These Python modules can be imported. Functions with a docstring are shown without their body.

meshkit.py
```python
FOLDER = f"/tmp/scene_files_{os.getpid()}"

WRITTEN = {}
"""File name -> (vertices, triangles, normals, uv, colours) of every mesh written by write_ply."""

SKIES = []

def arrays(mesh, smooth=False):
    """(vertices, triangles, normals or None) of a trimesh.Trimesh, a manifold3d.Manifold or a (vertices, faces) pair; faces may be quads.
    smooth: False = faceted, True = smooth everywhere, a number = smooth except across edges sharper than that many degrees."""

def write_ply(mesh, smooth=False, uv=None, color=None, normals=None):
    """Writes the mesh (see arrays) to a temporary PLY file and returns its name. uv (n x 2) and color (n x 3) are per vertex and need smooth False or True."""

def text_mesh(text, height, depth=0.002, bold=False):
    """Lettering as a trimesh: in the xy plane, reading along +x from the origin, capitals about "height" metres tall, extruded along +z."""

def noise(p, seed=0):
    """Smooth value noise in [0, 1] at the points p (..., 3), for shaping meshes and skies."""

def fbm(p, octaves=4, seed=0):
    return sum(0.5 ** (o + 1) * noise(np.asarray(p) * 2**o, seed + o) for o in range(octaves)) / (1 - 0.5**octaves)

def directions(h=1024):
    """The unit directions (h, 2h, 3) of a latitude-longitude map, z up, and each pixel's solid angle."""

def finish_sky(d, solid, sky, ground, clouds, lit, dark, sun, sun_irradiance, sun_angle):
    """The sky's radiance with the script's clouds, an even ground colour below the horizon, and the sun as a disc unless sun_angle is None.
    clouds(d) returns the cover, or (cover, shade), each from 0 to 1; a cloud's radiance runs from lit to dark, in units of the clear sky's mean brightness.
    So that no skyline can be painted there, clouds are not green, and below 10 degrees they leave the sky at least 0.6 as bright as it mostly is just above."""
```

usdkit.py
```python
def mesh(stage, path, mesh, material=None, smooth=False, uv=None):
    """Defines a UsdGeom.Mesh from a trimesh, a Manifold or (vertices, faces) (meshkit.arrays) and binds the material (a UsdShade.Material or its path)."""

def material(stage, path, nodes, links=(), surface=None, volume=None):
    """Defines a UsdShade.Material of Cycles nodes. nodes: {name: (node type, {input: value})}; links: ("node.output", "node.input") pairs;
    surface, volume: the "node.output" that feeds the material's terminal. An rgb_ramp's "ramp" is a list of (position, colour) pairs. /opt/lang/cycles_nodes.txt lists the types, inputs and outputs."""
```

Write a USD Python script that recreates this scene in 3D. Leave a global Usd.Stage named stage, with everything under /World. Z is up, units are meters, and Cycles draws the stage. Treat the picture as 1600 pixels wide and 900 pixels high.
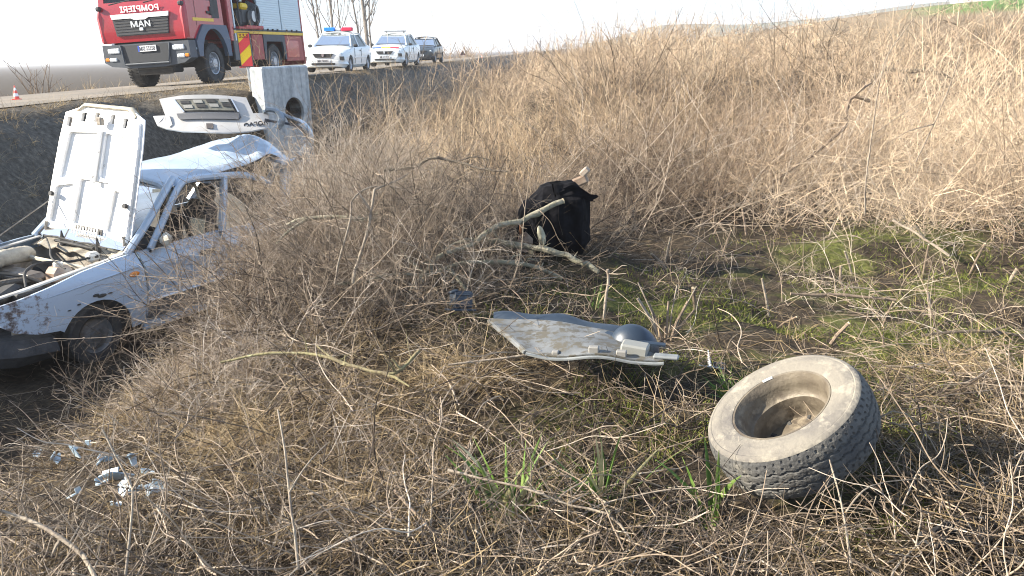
import math, sys
import numpy as np, trimesh, manifold3d, shapely
from shapely.geometry import Polygon
from pxr import Usd, UsdGeom, UsdLux, UsdShade, Gf, Sdf, Vt
import usdkit, meshkit

stage = Usd.Stage.CreateInMemory()
UsdGeom.Xform.Define(stage, '/World')

# ------------------------------------------------------------------ camera, sky, sun, exposure
PITCH, ROLL, EYE = math.radians(15.6), math.radians(1.6), np.array([0.0, 0.0, 1.6])
FWD = np.array([0, math.cos(PITCH), -math.sin(PITCH)])
UP0 = np.array([0, math.sin(PITCH), math.cos(PITCH)])
RT0 = np.array([1.0, 0, 0])
RGT = math.cos(ROLL) * RT0 - math.sin(ROLL) * UP0
UPV = math.sin(ROLL) * RT0 + math.cos(ROLL) * UP0
cam = UsdGeom.Camera.Define(stage, '/World/camera')
cam.CreateHorizontalApertureAttr(36.0)
cam.CreateFocalLengthAttr(36.0 * 1331 / 1600)
cam.AddTransformOp().Set(Gf.Matrix4d(*RGT, 0, *UPV, 0, *(-FWD), 0, *EYE, 1))
cam.CreateExposureAttr(1.7)
SUN_EL = math.radians(27)
SUN_AZ = math.radians(-95)          # from north (+y), clockwise: the sun stands to the left
SUN = np.array([math.sin(SUN_AZ) * math.cos(SUN_EL), math.cos(SUN_AZ) * math.cos(SUN_EL), math.sin(SUN_EL)])
sky = UsdLux.DomeLight.Define(stage, '/World/sky')
sky_m = usdkit.material(stage, '/World/Looks/sky_air', {
    's': ('sky_texture', {'sky_type': 'single_scattering', 'sun_disc': False, 'sun_elevation': SUN_EL, 'sun_rotation': SUN_AZ, 'aerosol_density': 1.0}),
    'g': ('texture_coordinate', {}), 'm': ('mapping', {'scale': (2.0, 2.0, 6.0)}),
    'n': ('noise_texture', {'scale': 1.3, 'detail': 5.0, 'roughness': 0.55}),
    'r': ('rgb_ramp', {'ramp': [(0.3, (0.22,) * 3), (0.75, (0.46,) * 3)]}),
    'x': ('mix', {'mix_type': 'mix', 'color2': (5.2, 6.9, 9.8)}),
    'b': ('background_shader', {'strength': 0.058})},
    [('g.generated', 'm.vector'), ('m.vector', 'n.vector'), ('n.fac', 'r.fac'), ('r.color', 'x.fac'), ('s.color', 'x.color1'), ('x.color', 'b.color')], surface='b.background')
UsdShade.MaterialBindingAPI.Apply(sky.GetPrim()).Bind(sky_m)
sky.GetPrim().SetCustomDataByKey('kind', 'structure')
sun = UsdLux.DistantLight.Define(stage, '/World/sun')
sun.CreateIntensityAttr(1.25); sun.CreateAngleAttr(0.53); sun.CreateNormalizeAttr(True)
sun.CreateColorAttr(Gf.Vec3f(1.0, 0.92, 0.79))
_m = Gf.Matrix4d(); _m.SetRotate(Gf.Rotation(Gf.Vec3d(0, 0, 1), Gf.Vec3d(*SUN))); sun.AddTransformOp().Set(_m)

# ------------------------------------------------------------------ helpers
TH = math.radians(4.5)
EA = np.array([math.sin(TH), math.cos(TH), 0.0])      # along the road, away from the camera
EL = np.array([math.cos(TH), -math.sin(TH), 0.0])     # across it, to the right
_names = {}
def numbered(parent, name):
    k = _names.get((parent, name), 0); _names[(parent, name)] = k + 1
    return f'{parent}/{name}' if k == 0 else f'{parent}/{name}_{k:03d}'
def tag(o, label=None, category=None, group=None, kind=None):
    o = o.GetPrim() if hasattr(o, 'GetPrim') else o
    for k, v in (('label', label), ('category', category), ('group', group), ('kind', kind)):
        if v: o.SetCustomDataByKey(k, v)
    return o
def thing(name, label, category, matrix=None, group=None, kind=None):
    p = numbered('/World', name)
    x = UsdGeom.Xform.Define(stage, p)
    if matrix is not None: x.AddTransformOp().Set(Gf.Matrix4d(*np.asarray(matrix, float).T.ravel()))
    tag(x, label, category, group, kind)
    return p
def frame(pos, yaw=0, pitch=0, roll=0):
    cy, sy, cp, sp, cr, sr = (f(math.radians(a)) for a in (yaw, pitch, roll) for f in (math.cos, math.sin))
    Rz = np.array([[cy, -sy, 0], [sy, cy, 0], [0, 0, 1]]); Ry = np.array([[cp, 0, sp], [0, 1, 0], [-sp, 0, cp]]); Rx = np.array([[1, 0, 0], [0, cr, -sr], [0, sr, cr]])
    m = np.eye(4); m[:3, :3] = Rz @ Ry @ Rx; m[:3, 3] = pos
    return m
def frame_w(pos, yaw, pitch, roll):
    """yaw first, then pitch and roll about the world's axes."""
    m = frame((0, 0, 0), 0, 0, roll) @ frame((0, 0, 0), 0, pitch, 0) @ frame((0, 0, 0), yaw, 0, 0); m[:3, 3] = pos
    return m
def axes(pos, x, y, z):
    m = np.eye(4); m[:3, 0], m[:3, 1], m[:3, 2], m[:3, 3] = x, y, z, pos
    return m
def part(parent, name, mesh, mat, smooth=35, label=None, kind=None):
    """One Mesh prim under parent (a path)."""
    if isinstance(mesh, list): mesh = join(mesh)
    o = usdkit.mesh(stage, numbered(parent, name), mesh, mat, smooth=smooth)
    if label or kind: tag(o, label, kind=kind)
    return str(o.GetPath())
def tm(mesh):
    if hasattr(mesh, 'to_mesh'):
        m = mesh.to_mesh(); return trimesh.Trimesh(m.vert_properties[:, :3], m.tri_verts, process=False)
    if isinstance(mesh, trimesh.Trimesh): return mesh
    v, f = np.asarray(mesh[0], float), np.asarray(mesh[1], int)
    if f.shape[1] == 4: f = np.vstack([f[:, [0, 1, 2]], f[:, [0, 2, 3]]])
    return trimesh.Trimesh(v, f, process=False)
def join(ms): return trimesh.util.concatenate([tm(m) for m in ms])
def move(m, t=(0, 0, 0), rx=0, ry=0, rz=0, s=None):
    m = tm(m).copy()
    if s is not None: m.apply_scale(s)
    M = frame(t, rz, ry, rx); m.apply_transform(M); return m
def box(c, size, ch=0.0, rx=0, ry=0, rz=0):
    sx, sy, sz = np.array(size, float) / 2
    if ch <= 0:
        m = trimesh.creation.box(2 * np.array([sx, sy, sz]))
    else:
        ch = min(ch, .49 * min(2 * sx, 2 * sy, 2 * sz)); p = []
        for a in (-1, 1):
            for b in (-1, 1):
                for d in (-1, 1):
                    p += [(a * (sx - ch), b * (sy - ch), d * sz), (a * (sx - ch), b * sy, d * (sz - ch)), (a * sx, b * (sy - ch), d * (sz - ch))]
        m = trimesh.convex.convex_hull(np.array(p))
    return move(m, c, rx, ry, rz)
def cyl(p0, p1, r, r1=None, n=14):
    r1 = r if r1 is None else r1
    return tube([p0, p1], [r, r1], n, caps=True)
def tube(p, r, n=8, caps=True, flat=1.0, up=None):
    """A tapered tube along the polyline p; flat squeezes one direction."""
    p = np.asarray(p, float); k = len(p); r = np.broadcast_to(np.asarray(r, float), (k,))
    t = np.gradient(p, axis=0); t /= np.linalg.norm(t, axis=1, keepdims=True) + 1e-12
    a0 = np.array(up, float) if up is not None else (np.array([0, 0, 1.0]) if abs(t[0][2]) < .9 else np.array([1.0, 0, 0]))
    A = []
    for i in range(k):
        a0 = a0 - t[i] * (a0 @ t[i]); nn = np.linalg.norm(a0); a0 = a0 / nn if nn > 1e-6 else np.cross(t[i], [.3, .5, .8]); A.append(a0)
    A = np.array(A); Bv = np.cross(t, A); ang = np.arange(n) * 2 * np.pi / n
    v = (p[:, None] + r[:, None, None] * (np.cos(ang)[None, :, None] * A[:, None] * flat + np.sin(ang)[None, :, None] * Bv[:, None])).reshape(-1, 3)
    f = []
    for i in range(k - 1):
        for j in range(n):
            a, b = i * n + j, i * n + (j + 1) % n; f += [(a, b, b + n), (a, b + n, a + n)]
    v = list(v)
    if caps:
        v += [p[0], p[-1]]; c0, c1 = len(v) - 2, len(v) - 1
        for j in range(n): f += [(c0, (j + 1) % n, j), (c1, (k - 1) * n + j, (k - 1) * n + (j + 1) % n)]
    return trimesh.Trimesh(np.array(v), np.array(f), process=False)
def curve(pts, n=20):
    """Catmull-Rom through the points."""
    P = np.asarray(pts, float); P = np.vstack([2 * P[0] - P[1], P, 2 * P[-1] - P[-2]]); out = []
    m = len(P) - 3
    for u in np.linspace(0, m - 1e-9, n):
        i = int(u); t = u - i; a, b, c, d = P[i:i + 4]
        out.append(.5 * (2 * b + (c - a) * t + (2 * a - 5 * b + 4 * c - d) * t * t + (3 * b - a - 3 * c + d) * t ** 3))
    return np.array(out)
def revolve(prof, n=48, closed=False):
    """(radius, y) profile turned about the y axis."""
    pr = np.asarray(prof, float); k = len(pr); a = np.arange(n) * 2 * np.pi / n
    v = np.stack([pr[None, :, 0] * np.cos(a)[:, None], np.broadcast_to(pr[None, :, 1], (n, k)), pr[None, :, 0] * np.sin(a)[:, None]], -1).reshape(-1, 3)
    f = []
    for i in range(n):
        for j in range(k if closed else k - 1):
            a_, b_ = i * k + j, i * k + (j + 1) % k; c_, d_ = ((i + 1) % n) * k + (j + 1) % k, ((i + 1) % n) * k + j
            f += [(a_, b_, c_), (a_, c_, d_)]
    return trimesh.Trimesh(v, np.array(f), process=False)
def extrude(poly, h):
    p = poly if isinstance(poly, Polygon) else Polygon(poly)
    return trimesh.creation.extrude_polygon(p.buffer(0), h, engine='earcut')
def side(poly_xz, y0, y1):
    """A polygon in the xz plane given thickness from y0 to y1."""
    m = extrude(poly_xz, abs(y1 - y0)); v = m.vertices.copy()
    m.vertices = np.stack([v[:, 0], min(y0, y1) + v[:, 2], v[:, 1]], 1); m.invert(); return m
def front(poly_yz, x0, x1):
    m = extrude(poly_yz, abs(x1 - x0)); v = m.vertices.copy()
    m.vertices = np.stack([min(x0, x1) + v[:, 2], v[:, 0], v[:, 1]], 1); return m
def skin(poly_xz, yf, th=.02, fine=.08, sgn=1):
    """A sheet: polygon in xz, bent to y = yf(x, z)."""
    m = extrude(poly_xz, th); m = m.subdivide_to_size(fine, max_iter=12); v = m.vertices
    y = yf(v[:, 0], v[:, 1]) + sgn * (v[:, 2] - th)
    m.vertices = np.stack([v[:, 0], y, v[:, 1]], 1)
    if sgn > 0: m.invert()
    return m
def grid(f, nu, nv, th=0.0):
    """A surface f(u, v) -> (...,3) over the unit square, with thickness downwards along its normals."""
    u, v = np.meshgrid(np.linspace(0, 1, nu), np.linspace(0, 1, nv), indexing='ij')
    P = np.asarray(f(u, v)); i = np.arange(nu * nv).reshape(nu, nv)
    q = np.stack([i[:-1, :-1], i[1:, :-1], i[1:, 1:], i[:-1, 1:]], -1).reshape(-1, 4)
    if th == 0: return tm((P.reshape(-1, 3), q))
    N = np.cross(np.gradient(P, axis=0), np.gradient(P, axis=1)); N /= np.linalg.norm(N, axis=-1, keepdims=True) + 1e-12
    Q = P - N * th; n = nu * nv
    rim = np.concatenate([i[:, 0], i[-1, 1:], i[-2::-1, -1], i[0, -2:0:-1]]); r2 = np.roll(rim, -1)
    q = np.vstack([q, q[:, ::-1] + n, np.stack([rim, rim + n, r2 + n, r2], -1)])
    return tm((np.vstack([P.reshape(-1, 3), Q.reshape(-1, 3)]), q))
def flip(m, axis=1):
    m = tm(m).copy(); v = m.vertices.copy(); v[:, axis] *= -1; m.vertices = v; m.invert(); return m

# ------------------------------------------------------------------ materials
_mats = {}
def mat(name, color, rough=.6, metal=0.0, c2=None, scale=6.0, lo=.4, hi=.62, bump=0.0, bscale=40.0, spec=None, coat=0.0, detail=5.0, c3=None, s3=20.0, lo3=.58, hi3=.66, trans=0.0):
    """Procedural surface: colour, a second colour through noise, a third one (rust, mud) in patches, fine relief."""
    if name in _mats: return _mats[name]
    N = {'p': ('principled_bsdf', {'base_color': color, 'roughness': rough, 'metallic': metal})}; L = []
    if coat: N['p'][1]['coat_weight'] = coat
    if spec is not None: N['p'][1]['specular_ior_level'] = spec
    last = None
    if c2 is not None or bump or c3 is not None: N['tc'] = ('texture_coordinate', {})
    if c2 is not None:
        N['n'] = ('noise_texture', {'scale': scale, 'detail': detail, 'roughness': .6}); N['r'] = ('rgb_ramp', {'ramp': [(lo, color), (hi, c2)]})
        L += [('tc.object', 'n.vector'), ('n.fac', 'r.fac')]; last = 'r.color'
    if c3 is not None:
        N['n3'] = ('noise_texture', {'scale': s3, 'detail': 6.0, 'roughness': .65}); N['r3'] = ('rgb_ramp', {'ramp': [(lo3, (0, 0, 0)), (hi3, (1, 1, 1))]})
        N['m3'] = ('mix', {'mix_type': 'mix', 'color1': color, 'color2': c3})
        L += [('tc.object', 'n3.vector'), ('n3.fac', 'r3.fac'), ('r3.color', 'm3.fac')]
        if last: L.append((last, 'm3.color1'))
        last = 'm3.color'
    if last: L.append((last, 'p.base_color'))
    if bump:
        N['nb'] = ('noise_texture', {'scale': bscale, 'detail': 4.0}); N['bp'] = ('bump', {'strength': min(1.0, bump), 'distance': .02})
        L += [('tc.object', 'nb.vector'), ('nb.fac', 'bp.height'), ('bp.normal', 'p.normal')]
    _mats[name] = usdkit.material(stage, f'/World/Looks/{name}', N, L, surface='p.BSDF')
    return _mats[name]
def strand_mat(name, ramp, rough=.75, trans=.15):
    """For stems: the colour comes from each stem's own tone, spotted by noise."""
    N = {'a': ('attribute', {'attribute': 'tone'}), 'r': ('rgb_ramp', {'ramp': ramp}), 'g': ('geometry', {}), 'n': ('noise_texture', {'scale': 30.0, 'detail': 3.0}),
         'rn': ('rgb_ramp', {'ramp': [(.3, (.62,) * 3), (.7, (1.2,) * 3)]}), 'x': ('mix', {'mix_type': 'multiply', 'fac': 1.0}),
         'p': ('principled_bsdf', {'roughness': rough, 'specular_ior_level': .35}), 't': ('translucent_bsdf', {}), 'm': ('mix_closure', {'fac': trans})}
    L = [('a.fac', 'r.fac'), ('g.position', 'n.vector'), ('n.fac', 'rn.fac'), ('r.color', 'x.color1'), ('rn.color', 'x.color2'), ('x.color', 'p.base_color'), ('x.color', 't.color'), ('p.BSDF', 'm.closure1'), ('t.BSDF', 'm.closure2')]
    return usdkit.material(stage, f'/World/Looks/{name}', N, L, surface='m.closure')
def glass_mat(name, tint=(.75, .85, .85), gloss=.12):
    if name not in _mats:
        _mats[name] = usdkit.material(stage, f'/World/Looks/{name}', {'f': ('fresnel', {'IOR': 1.5}), 't': ('transparent_bsdf', {'color': tint}), 'g': ('glossy_bsdf', {'color': (1, 1, 1), 'roughness': .03}), 'm': ('mix_closure', {})},
            [('f.fac', 'm.fac'), ('t.BSDF', 'm.closure1'), ('g.BSDF', 'm.closure2')], surface='m.closure')
    return _mats[name]
def lettering(parent, name, text, height, matrix, material, depth=.004, bold=True, mirror=False, width=None):
    m = meshkit.text_mesh(text, height, depth, bold); b = m.bounds
    m.apply_translation([-(b[0][0] + b[1][0]) / 2, -(b[0][1] + b[1][1]) / 2, 0])
    if width: v = m.vertices.copy(); v[:, 0] *= width / (b[1][0] - b[0][0]); m.vertices = v
    if mirror: m = flip(m, 0)
    m.apply_transform(matrix)
    return part(parent, name, m, material, smooth=False)
def smooth01(a, b, x):
    t = np.clip((np.asarray(x, float) - a) / (b - a), 0, 1); return t * t * (3 - 2 * t)
# ------------------------------------------------------------------ the land
def road_z(s): return .99 + (np.asarray(s) + 8.4) * .03
PS = [-400, -60, -19, -16.2, -15.2, -8.3, -7.55, -6.35, -5.8, -3.5, -3.2, -2.35, -1.2, .5, 40]
PZ = [-.9, -.7, -.35, -.15, .70, .985, .86, -.82, -1.10, -1.10, -.98, -.16, -.02, 0, 0]
def ground(x, y):
    x, y = np.asarray(x, float), np.asarray(y, float)
    s, t = x * EL[0] + y * EL[1], x * EA[0] + y * EA[1]
    z = np.interp(s, PS, PZ)
    soft = np.mean([np.interp(s + d, PS, PZ) for d in (-.3, -.15, 0, .15, .3)], 0)
    on_road = (s < -7.9) & (s > -15.3)
    z = np.where(on_road, np.minimum(z, road_z(s) - .012), soft)
    ditch = smooth01(-7.6, -6.3, s) * (1 - smooth01(-3.3, -2.2, s))
    z = z + ditch * .75 * smooth01(13.5, 19, t)
    berm = smooth01(-5.35, -5.8, s) * (1 - smooth01(-7.7, -8.3, s)) * smooth01(14.6, 15.4, t) * (1 - smooth01(17.6, 19.5, t))
    z = np.where(s > -8.2, z + berm * np.maximum(0, .98 - z), z)
    right = smooth01(-3.5, 2.5, s)
    z = z + right * .55 * smooth01(8, 28, t)
    d, az = np.hypot(x, y), np.degrees(np.arctan2(x, np.maximum(y, 1e-3)))
    z = z + np.where(y > 0, 5.2 * smooth01(50, 170, d) * smooth01(8, 30, az) + 1.5 * smooth01(40, 90, d) * smooth01(3, 14, az), 0)
    p = np.stack([x, y, 0 * x], -1)
    rough = np.where(on_road, 0, .75 + .25 * smooth01(-3.5, -1.5, s))
    near = 1 - smooth01(60, 120, d)
    z = z + near * rough * ((meshkit.fbm(p * .9, 3, 5) - .5) * .34 + (meshkit.fbm(p * 4.5, 2, 9) - .5) * .09)
    for mx, my, mz, mr in MOUNDS:
        k = np.exp(-(((x - mx) ** 2 + (y - my) ** 2) / mr ** 2) ** 2); z = z * (1 - k) + mz * k
    return z
MOUNDS = [(.95, 2.86, .0, .42), (.30, 3.75, .06, .6), (.42, 6.2, .14, .5), (-.28, 4.55, .17, .3), (1.36, 2.3, .10, .3), (.95, 3.85, .06, .25)]
def spaced(lo, hi, fine, n):
    u = np.linspace(-1, 1, n); k = 6.2; g = np.sinh(k * u) / math.sinh(k)
    return np.where(u < 0, -lo * g, hi * g)
gx = np.unique(np.concatenate([np.linspace(-18, 14, 215), -18 - np.geomspace(.4, 1500, 40), 14 + np.geomspace(.4, 1500, 45)]))
gy = np.unique(np.concatenate([np.linspace(-4, 34, 240), -4 - np.geomspace(.5, 200, 14), 34 + np.geomspace(.4, 2500, 75)]))
X, Y = np.meshgrid(gx, gy, indexing='ij'); Z = ground(X, Y)
i = np.arange(X.size).reshape(X.shape)
gq = np.stack([i[:-1, :-1], i[1:, :-1], i[1:, 1:], i[:-1, 1:]], -1).reshape(-1, 4)
ground_m = usdkit.material(stage, '/World/Looks/soil', {
    'g': ('geometry', {}), 'n1': ('noise_texture', {'scale': 1.1, 'detail': 6.0, 'roughness': .65}), 'n2': ('noise_texture', {'scale': 14.0, 'detail': 6.0, 'roughness': .7}),
    'soil': ('rgb_ramp', {'ramp': [(.3, (.018, .013, .009)), (.5, (.042, .031, .02)), (.72, (.10, .076, .048))]}),
    'moss': ('rgb_ramp', {'ramp': [(.3, (.05, .065, .014)), (.7, (.18, .20, .04))]}),
    'mk': ('rgb_ramp', {'ramp': [(.49, (0, 0, 0)), (.60, (.75,) * 3)]}), 'at': ('attribute', {'attribute': 'moss'}), 'mm': ('math', {'math_type': 'multiply'}), 'x': ('mix', {}),
    'gr': ('attribute', {'attribute': 'gravel'}), 'grc': ('rgb_ramp', {'ramp': [(.35, (.045, .039, .032)), (.55, (.10, .088, .072)), (.75, (.20, .175, .14))]}), 'n3': ('voronoi_texture', {'scale': 22.0}), 'x2': ('mix', {}),
    'fi': ('attribute', {'attribute': 'field'}), 'fic': ('rgb_ramp', {'ramp': [(.35, (.06, .13, .02)), (.65, (.10, .20, .03))]}), 'x3': ('mix', {}), 'dr': ('attribute', {'attribute': 'dry'}), 'drc': ('rgb_ramp', {'ramp': [(.35, (.17, .125, .075)), (.65, (.31, .235, .145))]}), 'x4': ('mix', {}),
    'b': ('bump', {'strength': .8, 'distance': .03}), 'p': ('principled_bsdf', {'roughness': .95, 'specular_ior_level': .2})},
    [('g.position', 'n1.vector'), ('g.position', 'n2.vector'), ('g.position', 'n3.vector'), ('n2.fac', 'soil.fac'), ('n2.fac', 'moss.fac'), ('n1.fac', 'mk.fac'), ('mk.color', 'mm.value1'), ('at.fac', 'mm.value2'), ('mm.value', 'x.fac'),
     ('soil.color', 'x.color1'), ('moss.color', 'x.color2'), ('n2.fac', 'grc.fac'), ('x.color', 'x2.color1'), ('grc.color', 'x2.color2'), ('gr.fac', 'x2.fac'), ('n2.fac', 'drc.fac'), ('dr.fac', 'x4.fac'), ('x2.color', 'x4.color1'), ('drc.color', 'x4.color2'), ('x4.color', 'x3.color1'), ('n1.fac', 'fic.fac'), ('fic.color', 'x3.color2'), ('fi.fac', 'x3.fac'),
     ('x3.color', 'p.base_color'), ('n2.fac', 'b.height'), ('b.normal', 'p.normal')], surface='p.BSDF')
g = usdkit.mesh(stage, '/World/ground', (np.stack([X, Y, Z], -1).reshape(-1, 3), gq), ground_m, smooth=True)
tag(g, 'brown ground of the ditch, bank and scrubland', 'ground', kind='structure')
def moss_at(x, y):
    """Where the cleared, mossy patch lies."""
    e1 = np.exp(-(((x - 1.7) / 1.6) ** 2 + ((y - 4.9) / 1.3) ** 2) ** 2)
    e2 = .9 * np.exp(-(((x - 3.4) / 1.8) ** 2 + ((y - 6.0) / 1.7) ** 2) ** 2)
    e3 = .55 * np.exp(-(((x - .9) / .9) ** 2 + ((y - 3.2) / 1.0) ** 2) ** 2)
    return np.clip(np.maximum(np.maximum(e1, e2), e3), 0, 1)
s_, d_ = X * EL[0] + Y * EL[1], np.hypot(X, Y)
def vprim(o, name, val):
    UsdGeom.PrimvarsAPI(o).CreatePrimvar(name, Sdf.ValueTypeNames.FloatArray, 'vertex').Set(Vt.FloatArray.FromNumpy(np.asarray(val, np.float32).ravel()))
vprim(g, 'moss', moss_at(X, Y))
vprim(g, 'gravel', smooth01(-5.6, -6.6, s_) * (s_ > -17))
az_ = np.degrees(np.arctan2(X, np.maximum(Y, 1e-3)))
vprim(g, 'dry', .85 * smooth01(24, 60, d_) * (s_ > -5.9))
vprim(g, 'field', smooth01(95, 110, d_) * smooth01(24.5, 26.5, az_) * (Y > 0))

asph = usdkit.material(stage, '/World/Looks/road_surface', {
    'g': ('geometry', {}), 'n': ('noise_texture', {'scale': 60.0, 'detail': 6.0}), 'n2': ('noise_texture', {'scale': .5, 'detail': 5.0}), 'r': ('rgb_ramp', {'ramp': [(.3, (.12, .105, .085)), (.7, (.25, .215, .17))]}),
    'r2': ('rgb_ramp', {'ramp': [(.35, (.8,) * 3), (.65, (1.1, 1.05, 1.0))]}), 'x': ('mix', {'mix_type': 'multiply', 'fac': 1.0}), 'b': ('bump', {'strength': .4, 'distance': .01}), 'p': ('principled_bsdf', {'roughness': .85})},
    [('g.position', 'n.vector'), ('g.position', 'n2.vector'), ('n.fac', 'r.fac'), ('n2.fac', 'r2.fac'), ('r.color', 'x.color1'), ('r2.color', 'x.color2'), ('x.color', 'p.base_color'), ('n.fac', 'b.height'), ('b.normal', 'p.normal')], surface='p.BSDF')
def road_sheet(u, v):
    s = -14.7 + 6.3 * v; t = -30 + 330 * u ** 2
    s = s + np.where(v > .99, .12 * (meshkit.noise(np.stack([t * .9, 0 * t, 0 * t], -1), 3) - .5) * 2, 0)
    return s[..., None] * EL + t[..., None] * EA + road_z(s)[..., None] * np.array([0, 0, 1.0])
tag(usdkit.mesh(stage, '/World/road', grid(road_sheet, 160, 12), asph, smooth=True), 'dusty country road along the top of the embankment', 'road', kind='structure')

# far ridge with a village, right of the middle
hill_m = mat('far_hill', (.10, .11, .06), .95, c2=(.14, .11, .07), scale=.01)
def ridge(u, v):
    az = np.radians(5 + 45 * u); d = 520 + 320 * v
    h = np.sin(np.pi * v) * (9 + 9 * smooth01(.2, .55, u) + 5 * meshkit.fbm(np.stack([u * 9, v * 2, 0 * u], -1), 3, 2)) * smooth01(0, .12, u)
    return np.stack([d * np.sin(az), d * np.cos(az), np.where(v < .02, -6.0, h + 4.5)], -1)
tag(usdkit.mesh(stage, '/World/hills', grid(ridge, 90, 14), hill_m, smooth=True), 'pale far ridge on the horizon behind the scrub', 'hills', kind='structure')
wall_far, roof_far = mat('far_wall', (.62, .6, .56), .8), mat('far_roof', (.28, .14, .1), .8)
rs = np.random.default_rng(44)
for k, (azd, w, h) in enumerate([(27.2, 13, 6), (28.1, 20, 7), (29.2, 15, 9), (30.0, 24, 6)]):
    a = math.radians(azd); d = 560 + 25 * k; c = np.array([d * math.sin(a), d * math.cos(a), 20.5])
    p = thing('far_house', ['low pale house, first from the left on the far ridge', 'wide pale house with low roof on the far ridge', 'tallest pale house on the far ridge', 'long pale house at the right end of the far ridge'][k], 'house', frame(c, -azd))
    part(p, 'wall', box((0, 0, h / 2 - 4), (w, 9, h + 8)), wall_far, False)
    part(p, 'roof', side([(-w / 2 - .6, h), (w / 2 + .6, h), (w / 2 - 3, h + 3), (-w / 2 + 3, h + 3)], -5, 5), roof_far, False)
    for q in range(3): part(p, 'window', box((-w / 3 + q * w / 3, -4.52, h * .55), (1.6, .06, 1.5)), mat('far_window', (.05, .06, .07), .2), False)
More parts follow.
